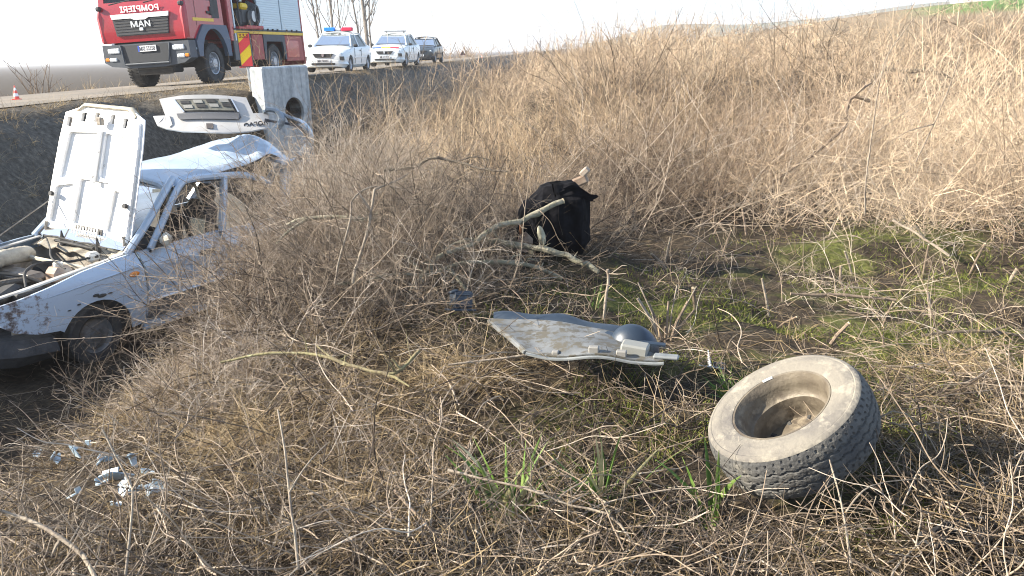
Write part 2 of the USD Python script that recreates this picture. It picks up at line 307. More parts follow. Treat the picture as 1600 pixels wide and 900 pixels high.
# ------------------------------------------------------------------ vehicles on the road
tyre_m = mat('tyre_rubber', (.022, .022, .024), .85, c2=(.05, .048, .045), scale=9, bump=.2)
steel_m = mat('wheel_steel', (.42, .44, .47), .4, .6)
black_m = mat('black_plastic', (.02, .021, .023), .6, c2=(.04, .041, .044), scale=8)
chrome_m = mat('bright_trim', (.78, .79, .8), .25, .7)
lamp_m = mat('lamp_lens', (.75, .78, .8), .12, c2=(.45, .48, .5), scale=22, lo=.45, hi=.55)
amber_m = mat('amber_lens', (.8, .25, .03), .2)
plate_m = mat('plate_white', (.8, .8, .8), .4)
ink_m = mat('plate_ink', (.02, .02, .025), .5)
glass_m = glass_mat('window_glass', (.19, .24, .26))
cabin_m = mat('cabin_dark', (.025, .026, .028), .8)
def wheel(parent, c, R, w, rim_r, out=1, truck=False, name='wheel', tm_=None, rm=None, zs=1.0):
    """tyre, rim and hub under a wheel part; out = +1 when the visible side is +y."""
    wx = UsdGeom.Xform.Define(stage, numbered(parent, name)); W = str(wx.GetPath())
    if zs != 1.0: wx.AddScaleOp().Set(Gf.Vec3f(1, 1, zs))
    h = w / 2
    prof = [(rim_r, -h * .8), (rim_r * 1.1, -h), (R * .93, -h * .98), (R * .985, -h * .8), (R, -h * .5), (R, h * .5), (R * .985, h * .8), (R * .93, h * .98), (rim_r * 1.1, h), (rim_r, h * .8), (rim_r * .96, 0)]
    t = revolve(prof, 40, closed=True)
    lugs = []
    if truck:
        for k in range(36):
            a = 2 * math.pi * k / 36
            for sgn in (-1, 1): lugs.append(move(box((0, sgn * h * .62, R * .998), (.045, h * .6, .02)), (0, 0, 0), ry=math.degrees(a + sgn * .04)))
    part(W, 'tyre', move(join([t] + lugs), c), tm_ or tyre_m)
    o = out
    if truck:
        rp = [(rim_r, o * h * .85), (rim_r * .93, o * h * .8), (rim_r * .9, o * h * .2), (rim_r * .62, o * h * .25), (rim_r * .5, o * h * .75), (rim_r * .42, o * h * .82), (rim_r * .4, o * h * 1.0), (.001, o * h * 1.02)]
    else:
        rp = [(rim_r, o * h * .85), (rim_r * .94, o * h * .75), (rim_r * .86, o * h * .45), (rim_r * .6, o * h * .62), (rim_r * .3, o * h * .72), (rim_r * .26, o * h * .9), (.001, o * h * .92)]
    m = revolve(rp, 32)
    if o > 0: m.invert()
    part(W, 'rim', move(m, c), rm or steel_m)
    for k in range(10 if truck else 5):
        a = 2 * math.pi * k / (10 if truck else 5); r = rim_r * (.5 if truck else .42)
        part(W, 'wheel_nut', move(cyl((r * math.cos(a), o * h * .6, r * math.sin(a)), (r * math.cos(a), o * h * (.95 if truck else .8), r * math.sin(a)), .016 if truck else .01, n=6), c), rm or steel_m, False)
    return W

# --- fire engine
red_m = mat('fire_red', (.34, .011, .022), .28, c2=(.28, .012, .024), scale=2.5, coat=.6)
red2_m = mat('fire_red_body', (.30, .022, .03), .4, c2=(.25, .026, .034), scale=2.0)
bump_m = mat('bumper_grey', (.045, .055, .07), .55, c2=(.06, .07, .085), scale=4)
arch_m = mat('arch_blue_grey', (.07, .10, .15), .5)
shut_m = mat('shutter_metal', (.52, .62, .68), .38, .35)
yel_m = mat('reflective_yellow', (.8, .52, .05), .45)
dark_red_m = mat('locker_grey', (.085, .09, .10), .5)
fire_M = frame_w((-9.40, 23.28, .91), -100.1, -1.9, -.5) @ np.diag([1, 1, 1.15, 1])
FT = thing('fire_engine', 'red fire engine parked on the road above the ditch', 'fire engine', fire_M)
cabp = [(-.02, 1.02), (.0, 1.25), (-.01, 1.62), (-.06, 1.82), (-.30, 2.72), (-.50, 2.95), (-2.05, 2.98), (-2.10, 1.02), (-2.02, 1.02), (-1.95, 1.2), (-1.72, 1.30), (-1.0, 1.30), (-.74, 1.2), (-.62, 1.02)]
shell = manifold3d.Manifold(manifold3d.Mesh(*[np.asarray(a, t) for a, t in zip((lambda m: (m.vertices, m.faces))(side(cabp, -1.2, 1.2)), (np.float32, np.uint32))]))
cut = [box((-.2, 0, 2.27), (.9, 2.1, .74)), box((-1.0, 0, 2.22), (1.0, 3, .66)), box((-1.78, 0, 2.22), (.34, 3, .55)), box((-1.1, 0, 2.0), (1.7, 2.2, 1.65))]
for c in cut:
    shell = shell - manifold3d.Manifold(manifold3d.Mesh(np.asarray(c.vertices, np.float32), np.asarray(c.faces, np.uint32)))
part(FT, 'cab', shell, red_m, 25)
part(FT, 'windscreen', move(box((0, 0, 0), (.012, 2.12, .80)), (-.195, 0, 2.27), ry=-15), glass_m, False)
for sg in (-1, 1):
    part(FT, 'side_window', box((-1.0, sg * 1.185, 2.22), (1.0, .012, .66)), glass_m, False)
    part(FT, 'corner_panel', tube([(-.09, sg * 1.17, 1.04), (-.07, sg * 1.19, 1.6), (-.13, sg * 1.18, 1.85)], [.09, .1, .05], 8), red_m)
    part(FT, 'corner_duct', box((-.02, sg * 1.17, 1.78), (.16, .12, .1), .03), black_m)
    part(FT, 'mirror', join([box((-.12, sg * 1.42, 2.3), (.12, .24, .5), .05), tube([(-.2, sg * 1.2, 2.6), (-.12, sg * 1.4, 2.55)], .02, 6)]), black_m)
    part(FT, 'headlight', box((-.035, sg * .93, .845), (.12, .34, .115), .02), lamp_m)
    part(FT, 'fog_lamp', box((-.035, sg * .98, .655), (.12, .22, .085), .02), lamp_m)
    part(FT, 'indicator', box((-.05, sg * 1.15, .66), (.14, .13, .085), .025), amber_m)
    part(FT, 'front_mudguard', side([(-.45, .62), (-.55, .62)] + [(-1.35 + .70 * math.cos(a), .55 + .70 * math.sin(a)) for a in np.linspace(.1, math.pi - .1, 15)] + [(-2.25, .62), (-2.25, 1.02), (-2.12, 1.34), (-.85, 1.34), (-.55, 1.1), (-.40, .95)], sg * 1.14, sg * 1.26), arch_m, 30)
    part(FT, 'step', box((-.34, sg * 1.16, .8), (.34, .12, .05), .01), shut_m)
    part(FT, 'side_marker', box((-.22, sg * 1.21, .92), (.08, .05, .1), .02), mat('red_lens', (.6, .03, .04), .2))
    part(FT, 'mud_flap', box((-2.15, sg * .95, .55), (.03, .5, .55)), black_m, False)
    part(FT, 'door_seam', box((-.62, sg * 1.202, 1.66), (.012, .006, .7)), black_m, False)
    part(FT, 'door_handle', box((-1.28, sg * 1.21, 1.62), (.16, .035, .06), .01), black_m)
    part(FT, 'cab_stripe', box((-1.0, sg * 1.203, 1.45), (1.1, .006, .07)), yel_m, False)
    part(FT, 'door_decal', box((-1.68, sg * 1.203, 1.78), (.40, .008, .56), .0), black_m, False)
    part(FT, 'grab_handle', box((-1.42, sg * 1.22, 1.66), (.09, .05, .2), .02), black_m)
part(FT, 'seat_row', join([box((-1.3, y, 1.75), (.5, .5, .9), .08) for y in (-.65, .65)]), cabin_m)
part(FT, 'dashboard', box((-.45, 0, 1.72), (.5, 2.0, .3), .06), cabin_m)
part(FT, 'wiper', join([tube([(-.07, -.9, 1.86), (-.11, -.1, 1.95)], .014, 5), tube([(-.07, .1, 1.86), (-.11, .9, 1.95)], .014, 5)]), black_m)
grl = part(FT, 'grille', front([(-.80, 1.55), (.80, 1.55), (.74, 1.16), (-.74, 1.16)], .0, .03), mat('grille_dark', (.03, .033, .04), .5), False)
for k in range(6): part(grl, 'grille_slat', box((.034, 0, 1.19 + .062 * k), (.012, 1.46 + .012 * k, .018)), black_m, False)
part(FT, 'grille_trim', front([(-.83, 1.63), (.83, 1.63), (.80, 1.53), (.25, 1.53), (.15, 1.49), (-.15, 1.49), (-.25, 1.53), (-.80, 1.53)], .0, .055), mat('grille_white', (.80, .8, .8), .3), False)
FM = np.array([[0, 0, 1, 0.05], [1, 0, 0, 0], [0, 1, 0, 1.40], [0, 0, 0, 1.]])
lettering(FT, 'maker_lettering', 'MAN', .125, FM, chrome_m, width=.56)
part(FT, 'badge', box((.05, 0, 1.285), (.02, .11, .07), .02), chrome_m)
FM2 = FM.copy(); FM2[:3, 3] = (.0, 0, 1.735)
lettering(FT, 'bonnet_lettering', 'POMPIERI', .125, FM2, mat('sign_white', (.82, .82, .82), .5), width=1.10, mirror=True, depth=.006)
bp = front([(-1.24, .98), (1.24, .98), (1.25, .60), (1.05, .50), (.45, .44), (-.45, .44), (-1.05, .50), (-1.25, .60)], -.34, 0.0)
part(FT, 'bumper', bp, bump_m, 25)
part(FT, 'bumper_recess', front([(-.66, .95), (.66, .95), (.60, .56), (-.60, .56)], 0, .012), mat('recess_grey', (.02, .024, .03), .6), False)
part(FT, 'bumper_rail', join([tube([(.02, -.70, .96), (.03, -.64, .53), (.03, .64, .53), (.02, .70, .96)], .025, 6)]), bump_m)
pl = part(FT, 'number_plate', box((.028, .06, .86), (.02, .52, .13)), plate_m, False)
FM3 = FM.copy(); FM3[:3, 3] = (.039, .07, .86); lettering(pl, 'plate_lettering', 'MXI 33158', .085, FM3, ink_m, .002, width=.44)
FM3b = FM.copy(); part(pl, 'plate_band', box((.039, -.18, .86), (.003, .04, .13)), mat('plate_blue', (.03, .08, .45), .4), False)
part(FT, 'chassis', join([box((-4.2, 0, .62), (6.6, .9, .26)), cyl((-1.35, -.9, .52), (-1.35, .9, .52), .12), cyl((-5.2, -.9, .52), (-5.2, .9, .52), .14), box((-.55, 0, .40), (.5, 1.1, .2), .04), box((-1.0, 0, .8), (1.6, 1.6, .45))]), black_m)
part(FT, 'sump_guard', box((-.35, .0, .36), (.06, .95, .16), .0, ry=20), mat('mesh_grey', (.09, .09, .09), .5, .5), False)
for (x, sg) in ((-1.35, 1), (-1.35, -1), (-5.2, 1), (-5.2, -1)):
    wheel(FT, (x, sg * 1.0, .53), .53, .36, .30, sg, truck=True, zs=1 / 1.15)
# body behind the cab
part(FT, 'body_core', join([box((-5.0, -.55, 2.05), (5.1, 1.15, 2.0)), box((-5.9, .35, 2.05), (3.3, 1.6, 2.0)), box((-5.0, 0, 3.08), (5.15, 2.44, .10), .03), box((-2.4, 0, 2.05), (.10, 2.4, 2.0)), box((-3.3, .6, 1.22), (1.9, 1.2, .1)), box((-7.5, 0, 1.6), (.1, 2.44, 2.5))]), red2_m, False)
for sg in (-1, 1):
    part(FT, 'corner_post', box((-2.5, sg * 1.19, 2.02), (.22, .08, 2.1), .02), red_m)
    part(FT, 'post_edge', box((-2.66, sg * 1.20, 2.02), (.07, .08, 2.06)), shut_m, False)
    part(FT, 'body_stripe', box((-5.05, sg * 1.225, 1.20), (4.95, .03, .07)), yel_m, False)
    part(FT, 'sill_rail', box((-5.05, sg * 1.21, 1.265), (4.95, .06, .05)), bump_m, False)
    part(FT, 'locker_door', box((-3.05, sg * 1.20, .83), (1.1, .06, .64), .01), dark_red_m)
    part(FT, 'locker_door', box((-4.02, sg * 1.20, .83), (.74, .06, .64), .01), red2_m, label='red locker door')
    part(FT, 'locker_door', box((-6.70, sg * 1.20, .80), (1.40, .06, .70), .01), red2_m, label='red locker door')
    part(FT, 'locker_panel', box((-6.55, sg * 1.235, .78), (.95, .012, .46), .005), red_m)
    part(FT, 'rear_arch', side([(-4.42, .5), (-4.5, .5), (-4.62, .98), (-5.78, .98), (-5.9, .5), (-5.99, .5), (-5.99, 1.16), (-4.42, 1.16)], sg * 1.17, sg * 1.24), bump_m, False)
for k, (x0, x1) in enumerate([(-5.85, -4.25), (-7.42, -5.90)]):
    sh = part(FT, 'shutter', box(((x0 + x1) / 2, 1.20, 2.14), (x1 - x0, .05, 1.74)), shut_m, False)
    for q in range(29): part(sh, 'shutter_slat', box(((x0 + x1) / 2, 1.228, 1.30 + .06 * q), (x1 - x0 - .03, .012, .052), .005), shut_m, False)
for q in range(29): pass
part(FT, 'shutter', box((-5.0, -1.20, 2.14), (4.8, .05, 1.74)), shut_m, False, label='long shutter on the far side')
part(FT, 'shelf', box((-3.45, .60, 2.18), (1.55, 1.2, .05)), shut_m, False)
part(FT, 'slide_tray', join([box((-3.5, .75, 1.30), (1.5, 1.2, .05)), box((-3.7, 1.32, 1.33), (1.1, .10, .06))]), mat('tray_red', (.45, .06, .07), .5), False)
for k, x in enumerate((-4.45, -4.8, -5.15, -5.5, -6.2, -6.6, -7.0)): part(FT, 'rail_clip', box((x, 1.25, 1.285), (.08, .03, .05)), black_m, False)
bc = part(FT, 'light_bar', box((-1.2, 0, 3.06), (.3, 1.7, .16), .05), mat('beacon_blue', (.03, .12, .7), .15))
# the equipment in the open locker (lies on the tray: things of their own)
gn = thing('pump_generator', 'black portable pump with yellow tank in the open locker of the fire engine', 'pump', fire_M)
part(gn, 'frame_rail', join([tube([(-3.0, y, 1.35), (-3.0, y, 1.9), (-3.2, y, 2.05), (-4.0, y, 2.05), (-4.15, y, 1.9), (-4.15, y, 1.35)], .025, 6) for y in (.62, 1.24)]), black_m)
part(gn, 'engine_block', join([box((-3.5, .95, 1.62), (.55, .5, .5), .08), box((-3.25, .95, 1.55), (.35, .45, .4), .06), cyl((-3.7, 1.2, 1.55), (-3.7, 1.26, 1.55), .2, n=20)]), mat('engine_dark', (.05, .055, .06), .5, .3, bump=.5))
part(gn, 'fuel_tank', box((-3.42, 1.05, 1.84), (.42, .42, .16), .05), mat('tank_yellow', (.75, .5, .02), .4))
part(gn, 'coupling', join([cyl((-3.85, 1.0, 1.6), (-3.85, 1.3, 1.6), .14, n=18), cyl((-3.28, 1.15, 1.95), (-3.28, 1.15, 2.1), .09)]), mat('alloy', (.45, .46, .48), .35, .7))
ho = thing('hose_coil', 'dark netted hose coil hanging out of the open locker of the fire engine', 'hose', fire_M)
hp = []
for k in range(7): hp.append(tube([(-4.12 + .05 * math.cos(a) + .03 * k, 1.08 + .05 * k + .14 * math.cos(2 * a), 1.68 + (.30 - .02 * k) * math.sin(a)) if False else (-4.08 + (.20 - .012 * k) * math.cos(a), 1.02 + .045 * k, 1.66 + (.33 - .02 * k) * math.sin(a)) for a in np.linspace(0, 2 * math.pi, 22)], .035, 6))
part(ho, 'coil', join(hp), mat('hose_dark', (.03, .035, .04), .6, c2=(.10, .11, .12), scale=25))
bg = thing('equipment_box', 'red and green boxes of gear on the upper locker shelf of the fire engine', 'box', fire_M)
part(bg, 'case', box((-3.3, .9, 2.36), (.55, .4, .3), .03), mat('box_green', (.10, .35, .25), .5)); part(bg, 'lid', box((-3.3, .9, 2.53), (.57, .42, .05), .01), mat('box_red', (.45, .05, .06), .5))
tag(stage.GetPrimAtPath(bg), 'green gear case with red lid on the upper locker shelf of the fire engine')

# --- three saloon cars behind it
def hull_loft(stations, n=None):
    """stations: (x, half width, bottom z, shoulder z, top z, crown)."""
    rows = []
    for x, w, b, sh, t, cr in stations:
        rows.append([(x, 0, b), (x, w * .86, b), (x, w * .97, b + .10), (x, w, (b + sh) / 2), (x, w * .985, sh - .05), (x, w * .93, sh + (t - sh) * .5), (x, w * .80, t), (x, w * .45, t + cr * .8), (x, 0, t + cr)])
    P = np.array(rows); P = np.concatenate([P, P[:, -2:0:-1] * [1, -1, 1]], 1); k = P.shape[1]
    i = np.arange(P.shape[0] * k).reshape(P.shape[0], k); j = np.roll(i, -1, 1)
    q = np.stack([i[:-1], j[:-1], j[1:], i[1:]], -1).reshape(-1, 4)
    v = P.reshape(-1, 3); f = [(a, b, c) for a, b, c, d in q] + [(a, c, d) for a, b, c, d in q]
    for s_, e in ((0, 1), (P.shape[0] - 1, -1)):
        f += [((i[s_][0], i[s_][m], i[s_][m + 1]) if e < 0 else (i[s_][0], i[s_][m + 1], i[s_][m])) for m in range(1, k - 1)]
    m = trimesh.Trimesh(v, np.array(f), process=False); m.fix_normals(); return m
def mani(m): m = tm(m); return manifold3d.Manifold(manifold3d.Mesh(np.asarray(m.vertices, np.float32), np.asarray(m.faces, np.uint32)))
def saloon(name, label, M, paint, bar, stripes=False, plate='', group=None, dark=False):
    c = thing(name, label, 'car', M, group)
    st = [(.84, .62, .30, .60, .62, .02), (.80, .74, .22, .64, .70, .03), (.62, .82, .18, .70, .80, .04), (.35, .85, .18, .76, .86, .045), (-.1, .86, .18, .82, .92, .05), (-.62, .865, .18, .88, .99, .05), (-1.2, .87, .18, .90, .98, .0), (-2.4, .87, .18, .92, 1.0, .0), (-2.9, .86, .2, .94, 1.04, .03), (-3.25, .82, .24, .93, 1.04, .02), (-3.40, .74, .32, .88, .98, .0)]
    b = mani(hull_loft(st))
    for x in (0, -2.63):
        for sg in (-1, 1): b = b - mani(cyl((x, sg * .58, .30), (x, sg * 1.1, .30), .345, n=28))
    part(c, 'body', b, paint, 30)
    # greenhouse frame: roof, pillars, and panes between
    lo = lambda x, sg: np.array([x, sg * .76, .97]); hi = lambda x, sg: np.array([x, sg * .56, 1.43])
    roof = grid(lambda u, v: np.stack([-1.02 - 1.35 * u, .60 * (2 * v - 1), 1.44 + .07 * np.sin(np.pi * v) + .025 * np.sin(np.pi * u)], -1), 8, 10, .04)
    part(c, 'roof', roof, paint, 40)
    for sg in (-1, 1):
        for (a, d, r) in ((-.42, -1.05, .032), (-1.50, -1.58, .035), (-2.72, -2.36, .06)):
            part(c, 'pillar', tube([lo(a, sg), hi(d, sg)], r, 6), paint)
        for (a0, a1, d0, d1) in ((-.50, -1.46, -1.10, -1.55), (-1.53, -2.62, -1.61, -2.34)):
            p4 = [lo(a0, sg), lo(a1, sg), hi(d1, sg), hi(d0, sg)]
            part(c, 'side_window', (np.array(p4), np.array([[0, 1, 2, 3]])), glass_m, False)
        mr = part(c, 'mirror', box((-.52, sg * .92, 1.0), (.12, .17, .12), .04), black_m)
        part(c, 'headlight', box((.66, sg * .60, .665), (.25, .30, .15), .06, rz=-sg * 28), lamp_m)
        part(c, 'door_moulding', box((-1.35, sg * .868, .55), (1.9, .02, .06), .008), paint if not dark else black_m)
        part(c, 'door_handle', box((-1.38, sg * .876, .82), (.16, .03, .035), .01), black_m)
        for gx_ in (-.55, -1.52): part(c, 'door_gap', box((gx_, sg * .87, .62), (.012, .012, .58)), black_m, False)
        for x in (0, -2.63): wheel(c, (x, sg * .75, .305), .305, .19, .195, sg)
    part(c, 'windscreen', (np.array([lo(-.40, 1), lo(-.40, -1), hi(-1.05, -1), hi(-1.05, 1)]), np.array([[0, 1, 2, 3]])), glass_m, False)
    part(c, 'rear_window', (np.array([lo(-2.76, 1), lo(-2.76, -1), hi(-2.36, -1), hi(-2.36, 1)]), np.array([[0, 1, 2, 3]])), glass_m, False)
    part(c, 'front_seat', join([box((-1.45, y, 1.0), (.14, .44, .62), .06, ry=-12) for y in (-.36, .36)] + [box((-1.56, y, 1.34), (.09, .24, .16), .04) for y in (-.36, .36)]), cabin_m)
    part(c, 'dashboard', box((-.62, 0, .98), (.36, 1.4, .12), .04), cabin_m)
    part(c, 'grille', front([(-.40, .70), (.40, .70), (.30, .56), (-.30, .56)], .80, .86), black_m, False)
    part(c, 'badge', front([(-.05, .69), (.05, .69), (.03, .61), (0, .58), (-.03, .61)], .86, .875), chrome_m, False)
    part(c, 'bumper_strip', join([front([(-.78, .60), (.78, .60), (.80, .46), (-.80, .46)], .70, .83), box((0, 0, .53), (.06, .01, .01))]), black_m if True else paint, False)
    part(c, 'bumper', hull_loft([(.86, .60, .24, .42, .45, 0), (.80, .74, .22, .43, .46, 0), (.60, .86, .20, .43, .46, 0), (.40, .87, .19, .40, .44, 0)]), paint if not dark else black_m, 40)
    part(c, 'air_intake', box((.865, 0, .325), (.02, .92, .075), .008), black_m)
    np_ = part(c, 'number_plate', box((.87, 0, .44), (.02, .52, .11)), plate_m, False)
    m3 = np.array([[0, 0, 1, .881], [1, 0, 0, 0], [0, 1, 0, .44], [0, 0, 0, 1.]]); lettering(np_, 'plate_lettering', plate, .075, m3, ink_m, .002, width=.42)
    if stripes:
        for k, (y, col) in enumerate([(-.42, 'stripe_blue'), (-.0, 'stripe_yellow'), (.42, 'stripe_red')]):
            cc = {'stripe_blue': (.05, .12, .5), 'stripe_yellow': (.75, .5, .03), 'stripe_red': (.6, .04, .06)}[col]
            part(c, 'bonnet_stripe', grid(lambda u, v, y=y: np.stack([.50 + .13 * u, y + .40 * (v - .5), .868 - .055 * u + .02 * (1 - ((y + .4 * (v - .5)) / .8) ** 2)], -1), 3, 5, .006), mat(col, cc, .4), False)
    if bar == 'full':
        L = part(c, 'light_bar', box((-1.45, 0, 1.56), (.24, 1.0, .03), .01), black_m)
        part(L, 'blue_lens', box((-1.45, -.36, 1.64), (.26, .44, .15), .03), mat('bar_blue', (.03, .22, .75), .15))
        part(L, 'red_lens', box((-1.45, .36, 1.64), (.26, .44, .15), .03), mat('bar_red', (.65, .05, .10), .15))
        part(L, 'siren', box((-1.45, 0, 1.63), (.2, .24, .12), .03), lamp_m)
    elif bar == 'thin':
        L = part(c, 'light_bar', box((-1.5, 0, 1.62), (.2, 1.05, .05), .015), mat('bar_grey', (.12, .13, .14), .4))
        for y in (-.42, .42): part(L, 'bar_foot', box((-1.5, y, 1.55), (.06, .04, .12)), black_m, False)
    part(c, 'underbody', box((-1.3, 0, .24), (3.4, 1.3, .16)), black_m, False)
    return c
white_m = mat('white_paint', (.74, .78, .79), .3, c2=(.66, .71, .73), scale=1.2, coat=.5)
saloon('police_car', 'white police saloon with blue and red roof lights', frame((-6.87, 34.47, .955), -95.7, 0, -1), white_m, 'full', plate='MAI 30416')
saloon('police_car', 'white saloon with thin roof bar and coloured bonnet stripe, between two other cars', frame((-5.47, 41.41, 1.01), -96.4, 0, -1), white_m, 'thin', True, plate='BR 07 PLT')
saloon('parked_car', 'dark grey saloon parked last in the row on the road', frame((-5.1, 54.0, 1.0), -94.5, 0, -1), mat('dark_paint', (.035, .045, .052), .3, coat=.5), '', dark=True, plate='BR 11 KDA')
# ------------------------------------------------------------------ roadside furniture
conc_m = usdkit.material(stage, '/World/Looks/concrete', {
    'tc': ('texture_coordinate', {}), 'mp': ('mapping', {'scale': (7.0, 7.0, .7)}), 'n': ('noise_texture', {'scale': 1.0, 'detail': 6.0, 'roughness': .65}), 'n2': ('noise_texture', {'scale': 9.0, 'detail': 6.0, 'roughness': .7}),
    'r': ('rgb_ramp', {'ramp': [(.32, (.24, .26, .265)), (.5, (.42, .445, .45)), (.68, (.50, .515, .51))]}), 'r2': ('rgb_ramp', {'ramp': [(.35, (.72,) * 3), (.6, (1.05,) * 3)]}), 'x': ('mix', {'mix_type': 'multiply', 'fac': 1.0}), 'b': ('bump', {'strength': .5, 'distance': .015}), 'p': ('principled_bsdf', {'roughness': .88})},
    [('tc.object', 'mp.vector'), ('mp.vector', 'n.vector'), ('tc.object', 'n2.vector'), ('n.fac', 'r.fac'), ('n2.fac', 'r2.fac'), ('r.color', 'x.color1'), ('r2.color', 'x.color2'), ('x.color', 'p.base_color'), ('n2.fac', 'b.height'), ('b.normal', 'p.normal')], surface='p.BSDF')
R_P = .27
hw = thing('culvert_headwall', 'grey concrete culvert headwall at the foot of the embankment', 'wall', axes((-4.45, 15.33, .07), (.423, .906, 0), (-.906, .423, 0), (0, 0, 1)))
wb = box((.975, .16, .18), (1.30, .32, 2.36), .03); wb.merge_vertices(); wb = wb.subdivide().subdivide().subdivide(); wb.merge_vertices(); wb.vertices += (meshkit.fbm(wb.vertices * 5, 3, 2)[:, None] - .5) * [.012, .012, .016]
w = mani(wb) - mani(cyl((1.10, -.3, .52), (1.10, .9, .52), R_P, n=32))
part(hw, 'wall', w, conc_m, 30)
part(hw, 'pipe', tube([(1.10, .06, .52), (1.10, .8, .52)], R_P, 32, caps=False), mat('pipe_rust', (.16, .10, .07), .9, c2=(.07, .05, .04), scale=6))
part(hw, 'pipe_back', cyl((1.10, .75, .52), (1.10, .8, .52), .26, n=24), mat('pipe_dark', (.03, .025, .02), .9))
mb = thing('hazard_marker', 'red and yellow striped hazard marker board behind the concrete headwall', 'sign', axes((-4.80, 16.45, .95), (.957, .18, .0), (-.18, .957, 0), (-.03, .0, 1)))
part(mb, 'post', tube([(0, .03, -.6), (0, .03, .95)], .025, 8), mat('galvanised', (.35, .36, .37), .45, .6))
bw, bh = .23, .62
part(mb, 'board', box((0, 0, .79), (bw, .03, bh), .01), mat('marker_yellow', (.85, .55, .02), .45))
for k in range(4):
    z = .0 + .40 * k; pg = Polygon([(-.5, z - .43), (.5, z + .43), (.5, z + .63), (-.5, z - .23)]).intersection(Polygon([(-bw / 2 + .01, .49), (bw / 2 - .01, .49), (bw / 2 - .01, 1.09), (-bw / 2 + .01, 1.09)]))
    if pg.area > 1e-4: part(mb, 'red_stripe', side(pg, -.0195, -.0155), mat('marker_red', (.72, .05, .05), .45), False)
part(mb, 'board_edge', join([box((sx * (bw / 2 - .004), -.004, .79), (.012, .036, bh)) for sx in (-1, 1)] + [box((0, -.004, .79 + sz * (bh / 2 - .005)), (bw - .03, .036, .012)) for sz in (-1, 1)]), mat('marker_edge', (.05, .05, .05), .5), False)
lettering(mb, 'marker_lettering', '333', .07, np.array([[1, 0, 0, 0], [0, 0, -1, -.021], [0, 1, 0, 1.035], [0, 0, 0, 1.]]), mat('marker_ink', (.25, .03, .02), .5), .003, width=.17)
def cone(pos, label):
    c = thing('traffic_cone', label, 'traffic cone', frame(pos, 10) @ np.diag([.42, .42, .42, 1]))
    part(c, 'base', box((0, 0, .02), (.36, .36, .04), .015), mat('cone_red', (.75, .09, .06), .5))
    zs = [(.04, .13), (.16, .108), (.30, .082), (.44, .056), (.56, .033), (.66, .022)]
    for k in range(5):
        part(c, 'cone_band', tube([(0, 0, zs[k][0]), (0, 0, zs[k + 1][0])], [zs[k][1], zs[k + 1][1]], 20, caps=True), mat('cone_white', (.82, .82, .82), .45) if k % 2 else mat('cone_red', (0, 0, 0)))
cone((-9.88, 17.65, float(road_z(-11.24))), 'red and white traffic cone at the far left of the road')
cone(tuple((-9.3 * EL + 88 * EA)[:2]) + (float(road_z(-9.3)),), 'tiny orange traffic cone far along the road')
ts = thing('warning_sign', 'small dark warning triangle on a leaning post beyond the cars', 'sign', frame(tuple((-7.9 * EL + 62 * EA)[:2]) + (.75,), -88) @ np.diag([.6, .6, .6, 1]))
part(ts, 'post', tube([(0, 0, -.3), (.0, .12, 1.1)], .03, 8), mat('galvanised', (.35, .36, .37)))
tri = Polygon([(-.32, 1.0), (.32, 1.0), (0, 1.58)])
part(ts, 'panel', front(tri, .04, .06), mat('sign_dark', (.06, .065, .07), .5), False)
part(ts, 'rim', front(tri.difference(tri.buffer(-.05)), .062, .075), mat('sign_rim', (.2, .05, .05), .5), False)
# ------------------------------------------------------------------ the wrecked car in the ditch
wp_m = mat('wreck_paint', (.45, .54, .645), .36, .15, c2=(.39, .47, .56), scale=2.6, coat=.3, c3=(.20, .16, .13), s3=9.0, lo3=.70, hi3=.76)
rust_m = usdkit.material(stage, '/World/Looks/wreck_paint_scraped', {
    'tc': ('texture_coordinate', {}), 'xyz': ('separate_xyz', {}), 'mr': ('map_range', {'from_min': .25, 'from_max': .75, 'to_min': -.10, 'to_max': .13, 'clamp': True}), 'n': ('noise_texture', {'scale': 13.0, 'detail': 8.0, 'roughness': .75}), 'ad': ('math', {'math_type': 'add'}),
    'r': ('rgb_ramp', {'ramp': [(.56, (.45, .54, .645)), (.62, (.25, .245, .26)), (.70, (.085, .065, .06))]}), 'p': ('principled_bsdf', {'roughness': .42, 'coat_weight': .2})},
    [('tc.object', 'n.vector'), ('tc.object', 'xyz.vector'), ('xyz.x', 'mr.value'), ('mr.result', 'ad.value1'), ('n.fac', 'ad.value2'), ('ad.value', 'r.fac'), ('r.color', 'p.base_color')], surface='p.BSDF')
hoodw_m = mat('bonnet_underside', (.84, .83, .81), .5, c2=(.74, .72, .68), scale=3.0, c3=(.30, .26, .2), s3=11, lo3=.64, hi3=.72)
dark_m = mat('wreck_dark', (.022, .023, .026), .75, c2=(.05, .047, .043), scale=10)
grime_m = mat('engine_grime', (.09, .075, .06), .7, c2=(.28, .24, .19), scale=5, lo=.45, hi=.6, bump=.5)
dusty_m = mat('dusty_part', (.36, .33, .28), .8, c2=(.20, .17, .14), scale=6, bump=.4)
wa_m = mat('wreck_arch', (.03, .03, .032), .9)
WM = frame_w((-4.623, 8.066, -1.127), -119.1, 2.945, 1.395)
WR = thing('wrecked_car', 'wrecked silver-white hatchback nose-down in the ditch with raised bonnet', 'car', WM)
def wy(x, z):
    """half width of the body side."""
    y = .835 - .10 * smooth01(.80, 1.0, z) - .035 * smooth01(.5, .2, z) + .012 * np.sin((z - .3) * 5)
    return y - .42 * np.maximum(0, x - .35) ** 2 - .10 * np.maximum(0, -x - 2.6) ** 2
arc = [(-.36 + 0 * a, 0) for a in ()] + [(.02 + .385 * math.cos(a), .27 + .365 * math.sin(a)) for a in np.linspace(math.pi - .05, .45, 15)]
